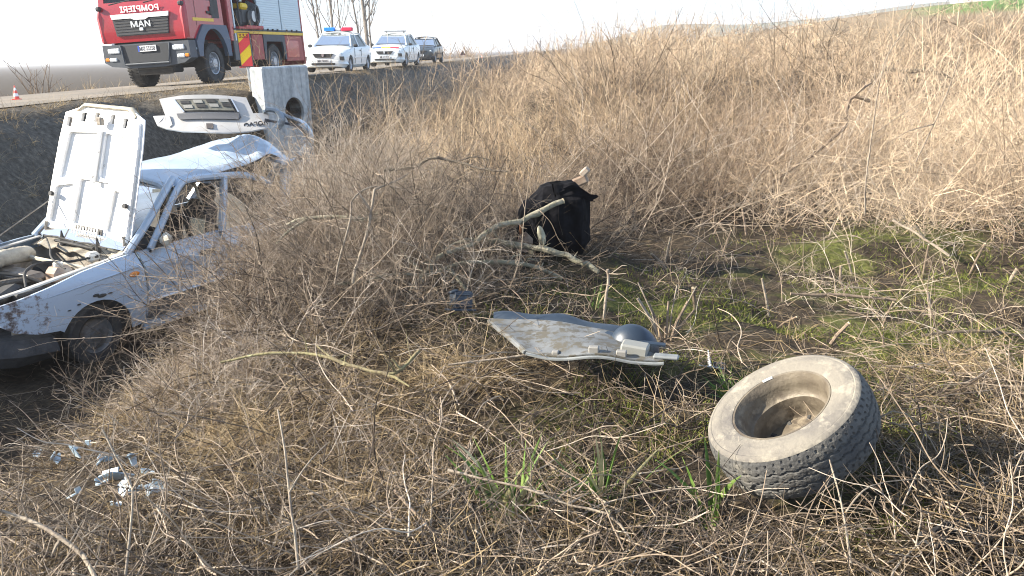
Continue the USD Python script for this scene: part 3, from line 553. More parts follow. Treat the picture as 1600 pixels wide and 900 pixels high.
fend = [(-.515, .965), (-.535, .69), (-.505, .27), (-.37, .25)] + arc + [(.40, .455), (.60, .475), (.77, .53), (.86, .60), (.905, .74), (.86, .785), (.55, .845), (.1, .915), (-.3, .955)]
for sg in (1, -1):
    f = skin(fend, wy, .02, .07)
    if sg < 0: f = flip(f)
    fp = part(WR, 'front_wing', f, rust_m if sg > 0 else wp_m, 40, label='scraped silver front wing with rust patches' if sg > 0 else None)
    if sg > 0:
        part(fp, 'swage_line', tube([(x, wy(x, .83) + .004, .855 - .075 * (x + .5)) for x in np.linspace(-.5, .8, 16)], .007, 5), wp_m)
        part(fp, 'side_repeater', move(tm(trimesh.creation.icosphere(2, 1)), (-.41, float(wy(-.41, .79)) + .006, .795), s=None) if False else tm(trimesh.creation.icosphere(2, 1).apply_scale([.058, .016, .026]).apply_translation([-.41, float(wy(np.array(-.41), np.array(.79))) + .006, .792])), amber_m)
        for (x, z, a, b) in ((-.04, .672, .05, .018), (.02, .69, .035, .014), (-.13, .675, .024, .007), (.20, .65, .02, .008), (.30, .62, .02, .006)):
            part(fp, 'bare_patch', tm(trimesh.creation.icosphere(1, 1).apply_scale([a, .012, b]).apply_translation([x, float(wy(np.array(x), np.array(z))) + .001, z])), dark_m)
def door(x0, x1, sg, nm):
    poly = [(x0, .965), (x0 - .02, .69), (x0 + .03, .24), (x1 + .02, .24), (x1 - .01, .6), (x1, .985)]
    m = skin(poly, wy, .03, .09); m = m if sg > 0 else flip(m)
    d = part(WR, nm, m, wp_m, 40)
    ml = skin([(x0 - .01, .485), (x1 + .02, .485), (x1 + .02, .30), (x0 + .02, .30)], lambda x, z: wy(x, z) + .018, .018, .12)
    part(d, 'moulding', ml if sg > 0 else flip(ml), mat('moulding_grey', (.13, .135, .14), .6, c2=(.09, .09, .095), scale=7))
    st = tube([(x, (wy(x, .49) + .02) * sg, .487) for x in np.linspace(x0 - .01, x1 + .02, 6)], .011, 5); part(d, 'moulding_strip', st, chrome_m)
    part(d, 'door_handle', box(((x0 + x1 * 3) / 4, sg * .845, .82), (.2, .025, .06), .012), dark_m)
    return d
for sg in (1, -1):
    fd = door(-.545, -1.58, sg, 'front_door'); door(-1.60, -2.45, sg, 'rear_door')
    if sg > 0:
        mr = part(WR, 'mirror_base', skin([(-.66, .972), (-.96, .985), (-.86, 1.09)], lambda x, z: .775 + 0 * x, .03, .2), dark_m)
        part(WR, 'wing_mirror', box((-.80, .86, 1.06), (.10, .20, .14), .05, rx=20, rz=-25), mat('mirror_cream', (.60, .56, .46), .5))
qp = [(-2.47, .985), (-2.47, .45)] + [(-2.50 + .36 * math.cos(a), .28 + .36 * math.sin(a)) for a in np.linspace(.5, math.pi, 10)] + [(-2.95, .25), (-3.30, .32), (-3.34, .8), (-3.22, .96), (-2.9, 1.0)]
for sg in (1, -1):
    m = skin(qp, wy, .02, .1); m.vertices[:, 1] += .04 * (meshkit.fbm(m.vertices * 4, 2, 3) - .5); part(WR, 'rear_wing', m if sg > 0 else flip(m), wp_m, 30)
    # pillars and door window frames
    part(WR, 'windscreen_pillar', tube(curve([(-.44, sg * .715, .955), (-.76, sg * .675, 1.23), (-1.10, sg * .615, 1.545), (-1.18, sg * .60, 1.60)], 14), [.038] * 13 + [.03], 8), wp_m)
    fr = curve([(-.68, sg * .765, .97), (-.93, sg * .71, 1.24), (-1.19, sg * .655, 1.515), (-1.36, sg * .65, 1.565), (-1.75, sg * .645, 1.545), (-2.15, sg * .64, 1.495), (-2.50, sg * .65, 1.36)], 34)
    part(WR, 'window_frame', tube(fr, .033, 8, flat=1.15), wp_m)
    part(WR, 'window_seal', tube(fr * np.array([1, .985, 1]) - np.array([0, sg * .0, .036]), .014, 6), dark_m)
    part(WR, 'door_pillar', tube([(-1.60, sg * .775, .97), (-1.72, sg * .70, 1.28), (-1.80, sg * .645, 1.53)], .05, 8, flat=.7), wp_m)
    part(WR, 'rear_pillar', tube([(-2.55, sg * .76, .98), (-2.72, sg * .66, 1.25), (-2.80, sg * .60, 1.48)], .07, 8), wp_m)
# roof, torn up at the back
from scipy.interpolate import RBFInterpolator
RC = np.array([(-1.10, .62, 1.555), (-1.10, 0, 1.60), (-1.10, -.62, 1.555), (-1.6, .62, 1.615), (-1.6, 0, 1.66), (-1.6, -.62, 1.575), (-2.15, .62, 1.675), (-2.2, .1, 1.715), (-2.2, -.6, 1.61), (-2.5, .60, 1.76), (-2.55, .30, 1.915), (-2.62, 0, 1.85), (-2.6, -.6, 1.68), (-2.78, .62, 1.64), (-2.85, .3, 1.79), (-2.9, -.1, 1.78), (-2.95, -.6, 1.60), (-3.0, .6, 1.50), (-3.02, 0, 1.60), (-3.0, -.55, 1.5), (-1.9, .35, 1.64), (-2.35, .45, 1.69), (-2.3, -.2, 1.76)])
rbf = RBFInterpolator(RC[:, :2], RC[:, 2], kernel='linear', smoothing=.002)
def roof_f(u, v):
    x = -1.08 - 1.92 * u; y = .64 - 1.28 * v
    z = rbf(np.stack([x.ravel(), y.ravel()], 1)).reshape(x.shape)
    cr = np.abs(meshkit.fbm(np.stack([x * 3.0 + y * 1.5, y * 2.5, 0 * x], -1), 3, 12) - .5) * .16 * smooth01(-1.9, -2.4, x)
    z = z - cr - .035 * smooth01(.56, .64, np.abs(y))
    return np.stack([x, y, z], -1)
part(WR, 'roof', grid(roof_f, 44, 30, .012), wp_m, 32, label='buckled silver roof torn upwards at its rear edge')
for sg in (1,):
    e = roof_f(np.linspace(0, .96, 24), np.full(24, .012 if sg > 0 else .988)); part(WR, 'gutter', tube(e - [0, 0, .02], .016, 6), dark_m)
part(WR, 'windscreen_header', tube(roof_f(np.full(12, .0), np.linspace(.02, .98, 12)) - [0, 0, .03], .03, 6), wp_m)
part(WR, 'windscreen_seal', tube([(-.46, .66, .98), (-.8, .62, 1.25), (-1.1, .57, 1.53), (-1.12, -.57, 1.53), (-.8, -.62, 1.25), (-.46, -.66, .98)], .016, 6), dark_m)
part(WR, 'windscreen', (np.array([(-.46, .66, .985), (-.46, -.66, .985), (-1.1, -.57, 1.525), (-1.1, .57, 1.525)]), np.array([[0, 1, 2, 3]])), glass_mat('cracked_glass', (.55, .62, .62)), False)
# cabin
part(WR, 'floor_pan', box((-1.5, 0, .27), (3.3, 1.45, .10), .03), dark_m)
part(WR, 'dashboard', box((-.74, 0, .95), (.42, 1.36, .26), .07), dark_m)
part(WR, 'steering_wheel', revolve([(.18 + .016 * math.cos(a), .016 * math.sin(a)) for a in np.linspace(0, 2 * math.pi, 9)[:-1]], 28, closed=True).apply_transform(frame((-1.02, .36, 1.06), 0, 0, 0) @ frame((0, 0, 0), 90, 0, 65)), dark_m)
for y in (.36, -.36):
    st = part(WR, 'front_seat', join([box((-1.35, y, .58), (.5, .48, .18), .06), box((-1.66, y, .93), (.16, .46, .66), .07, ry=-14)]), dark_m)
    part(st, 'head_rest', box((-1.80, y, 1.33), (.12, .26, .19), .05), dark_m)
part(WR, 'rear_bench', join([box((-2.3, 0, .6), (.5, 1.25, .18), .06), box((-2.6, 0, .9), (.16, 1.25, .6), .06, ry=-16)]), dark_m)
cream_m = mat('trim_cream', (.55, .51, .42), .8, c2=(.38, .35, .28), scale=9)
part(WR, 'pillar_trim', tube(curve([(-1.30, .50, 1.50), (-1.22, .50, 1.42), (-1.20, .50, 1.30), (-1.26, .50, 1.20)], 12), [.012, .03, .045, .05, .05, .05, .05, .045, .045, .04, .03, .012], 8, flat=.5), cream_m, label='torn cream pillar trim')
part(WR, 'hanging_trim', tube(curve([(-1.52, .40, 1.55), (-1.58, .44, 1.44), (-1.62, .44, 1.32), (-1.66, .45, 1.22)], 10), [.03, .045, .05, .05, .045, .04, .035, .03, .02, .01], 7, flat=.4), cream_m)
for sg in (1, -1): part(WR, 'door_trim', skin([(-.6, .94), (-.6, .3), (-2.4, .3), (-2.4, .95)], lambda x, z: .70 + 0 * x, .02, .3) if sg > 0 else flip(skin([(-.6, .94), (-.6, .3), (-2.4, .3), (-2.4, .95)], lambda x, z: .70 + 0 * x, .02, .3)), dark_m)
part(WR, 'roof_lining', grid(lambda u, v: np.stack([-1.2 - 1.2 * u, .5 - 1.0 * v, 1.50 - .1 * np.sin(5 * u) * v], -1), 10, 8, .01), mat('lining', (.05, .05, .048), .9))
# raised bonnet: seen from below
HX = np.array([-.288, 0, .957]) * 1.05; HN = np.array([.957, 0, .288]); HO = np.array([-.53, 0, .975])
def hood_pt(a, y, n): return HO + HX * a + np.array([0, y, 0]) + HN * n
ol = [(-.665, .02), (.665, .02), (.662, .5), (.640, .95), (.605, 1.22), (.42, 1.285), (0, 1.30), (-.42, 1.285), (-.605, 1.22), (-.640, .95), (-.662, .5)]
def hoodplate(poly, n0, n1, fine=.12):
    m = extrude(poly, n1 - n0); m = m.subdivide_to_size(fine, max_iter=12); v = m.vertices.copy()
    n = n0 + v[:, 2] - .05 * (1 - (v[:, 0] / .66) ** 2) + .05 * (v[:, 1] / 1.3) ** 2 * 0
    m.vertices = np.stack([hood_pt(b, a, k) for a, b, k in zip(v[:, 0], v[:, 1], n)]); m.fix_normals(); return m
BN = part(WR, 'bonnet', hoodplate(ol, 0, .012), hoodw_m, 35, label='raised white bonnet seen from its ribbed underside')
inner = Polygon(ol).buffer(-.045)
holes = [Polygon([(-.50, .60), (-.07, .66), (-.07, 1.03), (-.45, 1.00)]), Polygon([(.50, .60), (.07, .66), (.07, 1.03), (.45, 1.00)]), Polygon([(-.55, .16), (-.30, .16), (-.34, .50), (-.53, .46)]), Polygon([(.55, .16), (.30, .16), (.34, .50), (.53, .46)]), Polygon([(-.22, .18), (.22, .18), (.20, .56), (-.20, .56)])]
fr = inner
for h in holes: fr = fr.difference(h.buffer(.03))
slots = [Polygon([(x - .035, z - .045), (x + .035, z - .045), (x + .045, z + .045), (x - .025, z + .045)]) for x, z in ((-.50, 1.13), (-.31, 1.19), (-.12, 1.20), (.12, 1.20), (.33, 1.17))]
for h in slots: fr = fr.difference(h)
part(BN, 'stiffening_frame', hoodplate(fr, .014, .045, .09), hoodw_m, 30)
for k in range(5):
    part(BN, 'frame_slot', hoodplate(slots[k].buffer(-.004), .0125, .017), dark_m if k in (1, 4) else dusty_m, False)
part(BN, 'front_lip', tube([hood_pt(1.30 - .05 * abs(y) / .4 if abs(y) > .4 else 1.315, y, -.03) for y in np.linspace(-.46, .46, 9)], .035, 8, flat=.6), mat('lip_tan', (.52, .47, .37), .7, c2=(.34, .29, .21), scale=8))
part(BN, 'latch', box(hood_pt(1.16, .03, .06), (.05, .07, .08), .01), dusty_m)
part(BN, 'centre_rib', tube([hood_pt(a, .0, .02) for a in (.56, .8, 1.08)], .022, 6), hoodw_m)
vg = part(BN, 'air_grille', hoodplate(Polygon([(-.20, .055), (.24, .055), (.22, .14), (-.18, .14)]), .046, .052), dark_m, False)
for k in range(10): part(vg, 'grille_bar', box(hood_pt(.097, -.165 + .042 * k, .056), (.012, .009, .085), rx=0, ry=-16.7), hoodw_m, False)
part(vg, 'grille_rail', tube([hood_pt(.097, y, .058) for y in (-.19, 0, .225)], .006, 5), hoodw_m)
for sg in (1, -1):
    part(BN, 'hinge', tube([(-.50, sg * .62, .93), hood_pt(.12, sg * .60, .05)], .016, 6), dusty_m)
    part(BN, 'rubber_stop', cyl(hood_pt(.40, sg * .57, .045), hood_pt(.40, sg * .57, .075), .025), dark_m)
part(BN, 'prop_rod', tube([(.25, -.60, .86), (-.05, -.62, 1.06), hood_pt(.33, -.60, .05)], .007, 5), dusty_m)
# engine bay
def bay(nm, m, mt, sm=35): part(WR, nm, m, mt, sm)
bay('bulkhead', box((-.50, 0, .62), (.06, 1.36, .62)), dusty_m)
bay('scuttle_panel', grid(lambda u, v: np.stack([-.36 - .22 * u, .66 - 1.32 * v, .90 + .07 * u + .015 * np.sin(v * 30)], -1), 8, 40, .01), mat('scuttle_tan', (.42, .38, .31), .7, c2=(.22, .19, .15), scale=8))
bay('scuttle_opening', box((-.44, -.02, .955), (.10, .62, .03), .012, ry=-18), dark_m)
for (y0, y1) in ((.45, .02), (-.05, -.5)):
    bay('wiper_arm', tube([(-.43, y0, .98), (-.40, (y0 + y1) / 2, 1.01), (-.42, y1, .985)], .012, 5), dark_m)
for y in (.33, -.22): bay('washer_nozzle', tube([(-.42, y, .93), (-.42, y, 1.0), (-.42, y, 1.08)], [.03, .022, .006], 7), dark_m)
for sg in (1, -1):
    bay('inner_wing', grid(lambda u, v: np.stack([-.48 + 1.2 * u, sg * (.60 + .06 * v), .30 + .55 * v - .10 * u * v], -1), 12, 8, .01), dusty_m)
    bay('wing_flange', tube([(-.48, sg * .655, .955), (.1, sg * .665, .90), (.55, sg * .60, .83), (.84, sg * .50, .775)], [.02, .03, .03, .02], 6, flat=.5), mat('flange_pale', (.55, .54, .52), .6, c2=(.4, .38, .35), scale=7))
    bay('strut_tower', tube([(-.12, sg * .52, .45), (-.12, sg * .52, .80), (-.12, sg * .52, .84)], [.13, .11, .05], 18), dusty_m)
bay('slam_panel', tube(curve([(.80, .58, .74), (.84, .3, .77), (.85, 0, .78), (.84, -.3, .77), (.80, -.58, .74)], 14), .035, 7), dusty_m)
bay('radiator', box((.72, 0, .50), (.07, .95, .46), .02), dark_m)
bay('engine_block', box((.22, .02, .52), (.48, .60, .48), .07, rz=3), grime_m)
bay('cam_cover', box((.22, .02, .80), (.22, .56, .10), .04, rz=3), mat('cam_cover_grey', (.24, .22, .20), .5, .3, c2=(.12, .10, .08), scale=8))
bay('air_hose', tube(curve([(.72, -.10, .80), (.50, -.14, .90), (.26, -.20, .93), (.02, -.24, .92), (-.12, -.34, .88)], 22), [.085, .09, .095] + [.075 + .008 * (k % 2) for k in range(19)], 12), mat('hose_beige', (.46, .42, .34), .7, c2=(.30, .27, .22), scale=7, bump=.3))
bay('air_filter_box', box((.52, -.36, .76), (.44, .36, .24), .07, rz=8), mat('filter_box', (.36, .33, .27), .7, c2=(.20, .18, .14), scale=5))
bay('coolant_tank', box((.06, .40, .83), (.22, .20, .17), .05, rz=10), mat('tank_brown', (.26, .17, .12), .4, c2=(.40, .33, .26), scale=6))
bay('tank_cap', cyl((.06, .40, .91), (.06, .40, .945), .045, n=16), mat('cap_white', (.62, .60, .55), .5))
bay('battery', box((.42, .44, .68), (.28, .18, .2), .015), dark_m)
bay('loose_cover', box((.60, .30, .74), (.34, .30, .10), .04, rx=12, rz=24, ry=8), dark_m)
bay('cable', tube(curve([(.42, .44, .80), (.32, .30, .90), (.1, .2, .92), (-.1, .3, .90), (-.35, .42, .92)], 20), .014, 6), dark_m)
bay('cable', tube(curve([(.70, .2, .78), (.5, .1, .88), (.35, .25, .86), (.25, .42, .80)], 20), .016, 6), dark_m)
bay('hose', tube(curve([(.70, -.05, .64), (.55, .15, .80), (.30, .3, .82), (.12, .25, .75)], 16), .03, 8), grime_m)
bay('strut_brace', tube([(-.12, .52, .87), (.0, 0, .91), (-.12, -.52, .87)], .02, 6), mat('brace_tan', (.42, .38, .30), .7))
bay('brake_reservoir', box((-.33, .36, .91), (.13, .11, .10), .03), mat('cap_white', (0, 0, 0)))
bay('bonnet_cable', tube(curve([(-.40, -.45, .97), (-.2, -.1, .96), (.05, .3, .97), (.1, .56, .92)], 18), .009, 5), dark_m)
# nose and bumper remains
bay('front_bumper', hull_loft([(.97, .48, .24, .42, .46, 0), (.93, .66, .20, .43, .48, 0), (.74, .79, .18, .42, .47, 0), (.42, .825, .18, .36, .42, 0)]), mat('bumper_torn', (.028, .03, .034), .7, c2=(.06, .06, .062), scale=6, bump=.3))
bay('headlamp_hole', box((.85, .42, .62), (.10, .42, .17), .04, rz=-22), dark_m); bay('headlamp_hole', box((.85, -.42, .62), (.10, .42, .17), .04, rz=22), dark_m)
bay('wheel_arch_liner', join([tube([(.02 + .37 * math.cos(a), .55, .28 + .35 * math.sin(a)) for a in np.linspace(-.1, math.pi + .1, 16)], .16, 8)]), wa_m); bay('wheel_arch_liner', join([tube([(.02 + .37 * math.cos(a), -.55, .28 + .35 * math.sin(a)) for a in np.linspace(-.1, math.pi + .1, 16)], .16, 8)]), wa_m)
rimw_m = mat('wreck_rim', (.17, .175, .18), .55, .4, c2=(.09, .085, .08), scale=9)
for (x, sg) in ((.02, 1), (.02, -1), (-2.50, 1), (-2.50, -1)):
    wheel(WR, (x, sg * .705, .285), .285, .175, .175, sg, rm=rimw_m)
bay('sill', box((-1.45, .77, .22), (1.9, .08, .1), .02), wp_m); bay('sill', box((-1.45, -.77, .22), (1.9, .08, .1), .02), wp_m)
# tailgate thrown open above the roof, number plate recess upside down
HTu, HTv, HTn, HTC = (np.array(a) for a in ((.993, .118, 0), (-.059, .496, .866), (.103, -.86, .5), (-3.41, 10.017, .971)))
HT = np.linalg.inv(WM) @ axes(HTC, HTu, HTv, HTn)
def htp(poly, n0, n1, fine=.15, curl=.05):
    m = extrude(poly, n1 - n0); m = m.subdivide_to_size(fine, max_iter=12); v = m.vertices.copy()
    v[:, 2] += n0 - curl * (v[:, 0] / .6) ** 2 + .05 * smooth01(-.02, -.25, v[:, 1]) - .02 * np.sin(v[:, 0] * 7 + 1) * smooth01(.3, .6, v[:, 0]); m.vertices = v
    m.apply_transform(HT); return m
hat_m = mat('tailgate_paint', (.52, .50, .48), .4, .1, c2=(.44, .425, .40), scale=3.0, coat=.2)
TG = part(WR, 'tailgate', htp([(-.586, .235), (-.30, .256), (.0, .245), (.397, .205), (.474, .0), (.640, .01), (.655, -.20), (.46, -.245), (.2, -.262), (0, -.25), (-.3, -.22), (-.49, -.165), (-.60, -.10), (-.655, .03), (-.512, .02)], 0, .03), hat_m, 35, label='torn-off grey tailgate with upside-down lettering above the roof')
rc = part(TG, 'plate_recess', htp([(-.42, .205), (.235, .180), (.315, .012), (-.305, .038)], .031, .040), dark_m, 30)
hold = mat('plate_holder', (.10, .10, .085), .7, c2=(.20, .19, .15), scale=14)
part(rc, 'plate_holder', htp([(-.385, .190), (.205, .166), (.270, .030), (-.290, .052)], .041, .047), hold, 30)
for k in range(4):
    for q in range(2):
        a, b = -.34 + .145 * k + .035 * (1 - q), .075 + .058 * q
        part(rc, 'holder_clip', htp([(a, b + .045), (a + .10, b + .040), (a + .115, b), (a + .015, b + .005)], .048, .054), dark_m if (k + q) % 2 else mat('clip_grey', (.30, .29, .26), .7), False)
for pp in ([(-.42, .205), (-.405, .207), (-.288, .038), (-.305, .036)], [(.225, .182), (.24, .182), (.322, .012), (.305, .010)]): part(rc, 'recess_edge', htp(pp, .041, .052), chrome_m, False)
part(TG, 'handle_strip', htp([(-.375, .018), (.325, -.004), (.340, -.045), (.315, -.088), (-.33, -.060), (-.36, -.03)], .031, .055), mat('strip_grey', (.12, .12, .125), .6), 30)
part(TG, 'lock', htp([(-.040, -.132), (.036, -.136), (.046, -.206), (-.03, -.202)], .031, .045), mat('lock_brown', (.09, .075, .07), .5), 30)
lm = np.eye(4); a = math.pi + .12; lm[:2, :2] = [[math.cos(a), -math.sin(a)], [math.sin(a), math.cos(a)]]; lm[:3, 3] = (.51, -.152, .040)
lettering(TG, 'tailgate_lettering', 'VOLVO', .05, HT @ lm, ink_m, .012, width=.27)
part(TG, 'crease', htp([(-.50, .0), (-.46, .005), (-.42, -.12), (-.45, -.15)], .031, .042), hat_m, 20)
def hl(pts, r, mt, nm, flat=.35): part(WR, nm, tube(np.array([(HT @ np.array([*p, 1]))[:3] for p in curve(pts, 26)]), r, 8, flat=flat), mt)
twist_m = mat('bent_metal', (.16, .19, .22), .35, .5, c2=(.55, .62, .68), scale=5, lo=.45, hi=.6)
hl([(.58, .02, 0), (.70, .05, -.03), (.86, -.03, -.05), (1.02, -.10, -.06), (1.10, -.22, -.08), (1.11, -.31, -.10), (1.02, -.43, -.12), (.95, -.53, -.15), (.84, -.62, -.25)], .055, twist_m, 'bent_window_frame')
hl([(.60, -.08, .0), (.72, -.10, -.03), (.86, -.12, -.05), (1.0, -.17, -.07), (1.06, -.27, -.08)], .045, mat('frame_black', (.03, .032, .04), .4), 'bent_inner_frame')
hl([(.62, .04, .03), (.74, .01, .02), (.80, -.10, .02), (.74, -.20, 0)], .05, twist_m, 'crumpled_corner', .6)
hl([(.95, -.53, -.15), (.80, -.50, -.3), (.62, -.52, -.5), (.5, -.6, -.7)], .06, wp_m, 'crumpled_rail', .5)
hl([(.80, -.56, -.15), (.70, -.48, -.25), (.58, -.40, -.4)], .06, wp_m, 'crumpled_rail', .5)
# ------------------------------------------------------------------ the loose wheel and the debris
# wheel with a dusty all-season tyre lying tilted in the grass
n_ = np.array([-.49, -.092, .867]); n_ /= np.linalg.norm(n_); x_ = np.cross(n_, [0, 0, 1.0]); x_ /= np.linalg.norm(x_); z_ = np.cross(x_, n_)
TC = np.array([.918, 2.729, .395]) - n_ * .095
LT = thing('loose_wheel', 'loose wheel with dusty worn tyre and rusty rim lying tilted in the grass', 'wheel', axes(TC, .95 * x_, .95 * n_, .95 * z_))
R_, W_ = .305, .10
def tread(n=300, k=46):
    th = np.arange(n) * 2 * np.pi / n; a = np.linspace(-.088, .088, k)
    T, A_ = np.meshgrid(th, a, indexing='ij')
    r = R_ - .016 * (np.abs(A_) / .088) ** 3
    groove = np.zeros_like(T)
    for a0, w_ in ((-.034, .0045), (.034, .0045), (0.0, .003)): groove = np.maximum(groove, (np.abs(A_ - a0 - .004 * np.sin(T * 38)) < w_) * 1.0)
    ph = (T * 62 / (2 * np.pi) + np.where(A_ > 0, 1, -1) * 9.0 * np.abs(A_)) % 1
    groove = np.maximum(groove, (np.abs(A_) > .036) * (ph < .10) * 1.0)
    ph2 = (T * 74 / (2 * np.pi) - 14.0 * A_) % 1
    groove = np.maximum(groove, (np.abs(A_) <= .034) * (ph2 < .08) * .4)
    r = r - .0055 * groove + .0012 * (meshkit.noise(np.stack([np.cos(T) * 30, np.sin(T) * 30, A_ * 60], -1), 5) - .5)
    P = np.stack([r * np.cos(T), A_, r * np.sin(T)], -1); i = np.arange(n * k).reshape(n, k); j = np.roll(i, -1, 0)
    return tm((P.reshape(-1, 3), np.stack([i[:, :-1], i[:, 1:], j[:, 1:], j[:, :-1]], -1).reshape(-1, 4)))
side_prof = []
for sgn in (1, -1):
    side_prof.append([(R_ - .016, sgn * .088), (R_ - .022, sgn * .096), (R_ - .032, sgn * .1005), (R_ - .036, sgn * .099), (R_ - .040, sgn * .1015), (R_ - .062, sgn * .105), (R_ - .072, sgn * .1055), (R_ - .075, sgn * .1035), (R_ - .079, sgn * .1035), (.196, sgn * .102), (.188, sgn * .099), (.184, sgn * .091), (.180, sgn * .083)])
tyre_d = mat('tyre_dusty', (.175, .158, .13), .92, c2=(.11, .10, .09), scale=7.0, lo=.42, hi=.66, c3=(.25, .225, .18), s3=16.0, lo3=.52, hi3=.66, bump=.25, bscale=60)
tread_d = mat('tread_dusty', (.085, .082, .075), .92, c2=(.05, .05, .05), scale=9.0, lo=.4, hi=.68, c3=(.14, .13, .11), s3=11.0, lo3=.54, hi3=.68, bump=.3, bscale=70)
ty = part(LT, 'tyre', join([revolve(p_, 120) for p_ in side_prof]), tyre_d, 40)
part(ty, 'tread', tread(), tread_d, 28)
rim_d = mat('rim_rusty', (.15, .125, .09), .6, .15, c2=(.075, .058, .042), scale=6.0, lo=.42, hi=.66, c3=(.27, .225, .16), s3=9.0, lo3=.55, hi3=.68, bump=.2)
rp = [(.196, .090), (.200, .094), (.197, .099), (.190, .098), (.184, .088), (.176, .074), (.172, .058), (.170, .040), (.163, .020), (.150, .012), (.147, -.02), (.150, -.035), (.153, -.068), (.148, -.082), (.10, -.080), (.085, -.072), (.06, -.072), (.05, -.082), (.032, -.082), (.032, -.098)]
rp = [(r * .94, q) for r, q in rp]
rm_ = revolve(rp, 96); rm_.invert(); rr = part(LT, 'rim', rm_, rim_d, 40)
part(rr, 'hub_hole', cyl((0, -.105, 0), (0, -.097, 0), .034, n=20), dark_m)
for k in range(4):
    a = math.pi / 4 + k * math.pi / 2; part(rr, 'bolt_hole', cyl((.058 * math.cos(a), -.082, .058 * math.sin(a)), (.058 * math.cos(a), -.0705, .058 * math.sin(a)), .0085, n=10), dark_m)
for k in range(10):
    a = k * math.pi / 5 + .2; part(rr, 'vent_hole', box((.125 * math.cos(a), -.0805, .125 * math.sin(a)), (.026, .006, .016), .004, ry=-math.degrees(a)), dark_m)
part(rr, 'balance_weight', tube([(.182 * math.cos(a), .0985, .182 * math.sin(a)) for a in np.linspace(.14, .36, 7)], .0055, 6), mat('weight_white', (.5, .49, .46), .5))

# broken bumper cover resting on the brush
navy_m = mat('plastic_navy', (.016, .026, .042), .4, c2=(.03, .042, .06), scale=6, c3=(.10, .105, .10), s3=12, lo3=.58, hi3=.7)
pale_m = mat('plastic_dirty_white', (.17, .175, .175), .6, c2=(.105, .11, .112), scale=5, c3=(.09, .08, .06), s3=24, lo3=.47, hi3=.56)
BC = thing('bumper_cover', 'broken bumper cover with dirty pale inside and navy edge resting on the twigs', 'bumper')
A0, B0, C0, D0 = (np.array(p) for p in ((-.115, 4.02, .315), (.055, 3.60, .300), (.645, 3.43, .295), (.52, 3.78, .295)))
def panel(u, v):
    u_, v_ = u[..., None], v[..., None]
    p = (A0 * (1 - u_) + D0 * u_) * (1 - v_) + (B0 * (1 - u_) + C0 * u_) * v_
    p = p + np.array([0, 0, 1.0]) * (.03 * np.sin(np.pi * u_) * (1 - v_) - .012 * np.sin(u_ * 9) * v_ + .012 * (meshkit.fbm(p * 9, 2, 4)[..., None] - .5))
    p = p + np.array([.0, -.02, -.0]) * np.sin(np.pi * u_ * 1.4) * v_
    return p
part(BC, 'panel', grid(panel, 30, 12, .006), pale_m, 35)
part(BC, 'back_edge', grid(lambda u, v: panel(.03 + .97 * u, 0 * v) + np.stack([0 * u, .10 * v, -.005 + .022 * np.sin(v * np.pi * .8) + .010 * np.sin(u * 14) * v], -1), 24, 6, .005), navy_m, 35)
part(BC, 'front_lip', tube([panel(np.array(u), np.array(1.0)) + [0, -.004, -.008] for u in np.linspace(0, 1, 18)], .012, 6, flat=.6), mat('lip_grey', (.22, .23, .225), .5, c2=(.14, .15, .15), scale=9))
part(BC, 'end_lip', tube([panel(np.array(0.0), np.array(v)) + [-.004, 0, -.006] for v in np.linspace(0, 1, 8)], .011, 6), pale_m)
for u, w_, h_ in ((.52, .045, .03), (.72, .045, .028), (.24, .03, .018)):
    part(BC, 'clip', move(box((0, 0, h_ / 2), (w_, .03, h_), .004, rz=-14), panel(np.array(u), np.array(.93))), mat('clip_grey2', (.22, .21, .19), .6))
part(BC, 'bracket', move(box((0, 0, .02), (.12, .085, .05), .008, rz=-18, ry=6), panel(np.array(.88), np.array(.72))), mat('bracket_pale', (.22, .22, .20), .5))
dm = trimesh.creation.icosphere(3, 1.0); dv = dm.vertices.copy(); dv = dv * [.115, .09, .105]; dv[:, 0] += .05 * (dv[:, 2] / .165) * -.4; dv += .006 * (meshkit.fbm(dv * 14, 2, 8)[:, None] - .5)
dm.vertices = dv; dm = dm.slice_plane([0, 0, -.03], [0, 0, 1])
part(BC, 'rounded_corner', move(dm, (.56, 3.72, .262), rz=-14, ry=10), navy_m, 60)
part(BC, 'corner_flange', tube([(.44, 3.78, .315), (.50, 3.70, .31), (.60, 3.62, .315), (.68, 3.60, .31)], .02, 6, flat=.4), navy_m)
part(BC, 'torn_tip', box((.66, 3.47, .303), (.11, .045, .016), .006, rz=-18), mat('lip_grey', (0, 0, 0)))

# small pieces
pb = thing('plastic_box', 'small ribbed navy plastic box lying in the dry grass', 'box', frame((-.285, 4.55, .27), 18, 8, -14))
part(pb, 'shell', box((0, 0, 0), (.115, .09, .10), .012), navy_m)
for k in range(3): part(pb, 'rib', box((-.005, -.048, -.028 + .028 * k), (.085, .008, .008), .003), navy_m)
part(pb, 'tab', box((-.05, -.01, .045), (.045, .06, .012), .004, ry=-20), navy_m); part(pb, 'flange', box((-.01, -.02, -.056), (.16, .10, .012), .004), navy_m)
st = thing('plastic_trim', 'flat black plastic trim piece with a hole lying in the grass near the bottom right', 'trim', frame((1.36, 2.30, .13), 20, 6, 6))
tp = Polygon([(-.15, -.045), (.14, -.04), (.155, .03), (.02, .045), (-.16, .02)]).difference(Polygon([(-.09, -.02), (-.03, -.024), (-.02, .012), (-.075, .018)]))
part(st, 'strip', extrude(tp, .012), dark_m, 20); part(st, 'raised_edge', tube([(-.155, .02, .012), (.02, .046, .014), (.155, .03, .012)], .008, 6), dark_m); part(st, 'clip', box((.11, .0, .02), (.03, .03, .02), .004), dark_m)
gp = thing('plastic_shard', 'small pale grey plastic shard behind the loose wheel', 'plastic piece', frame((.945, 3.85, .10), 30, 18, -12))
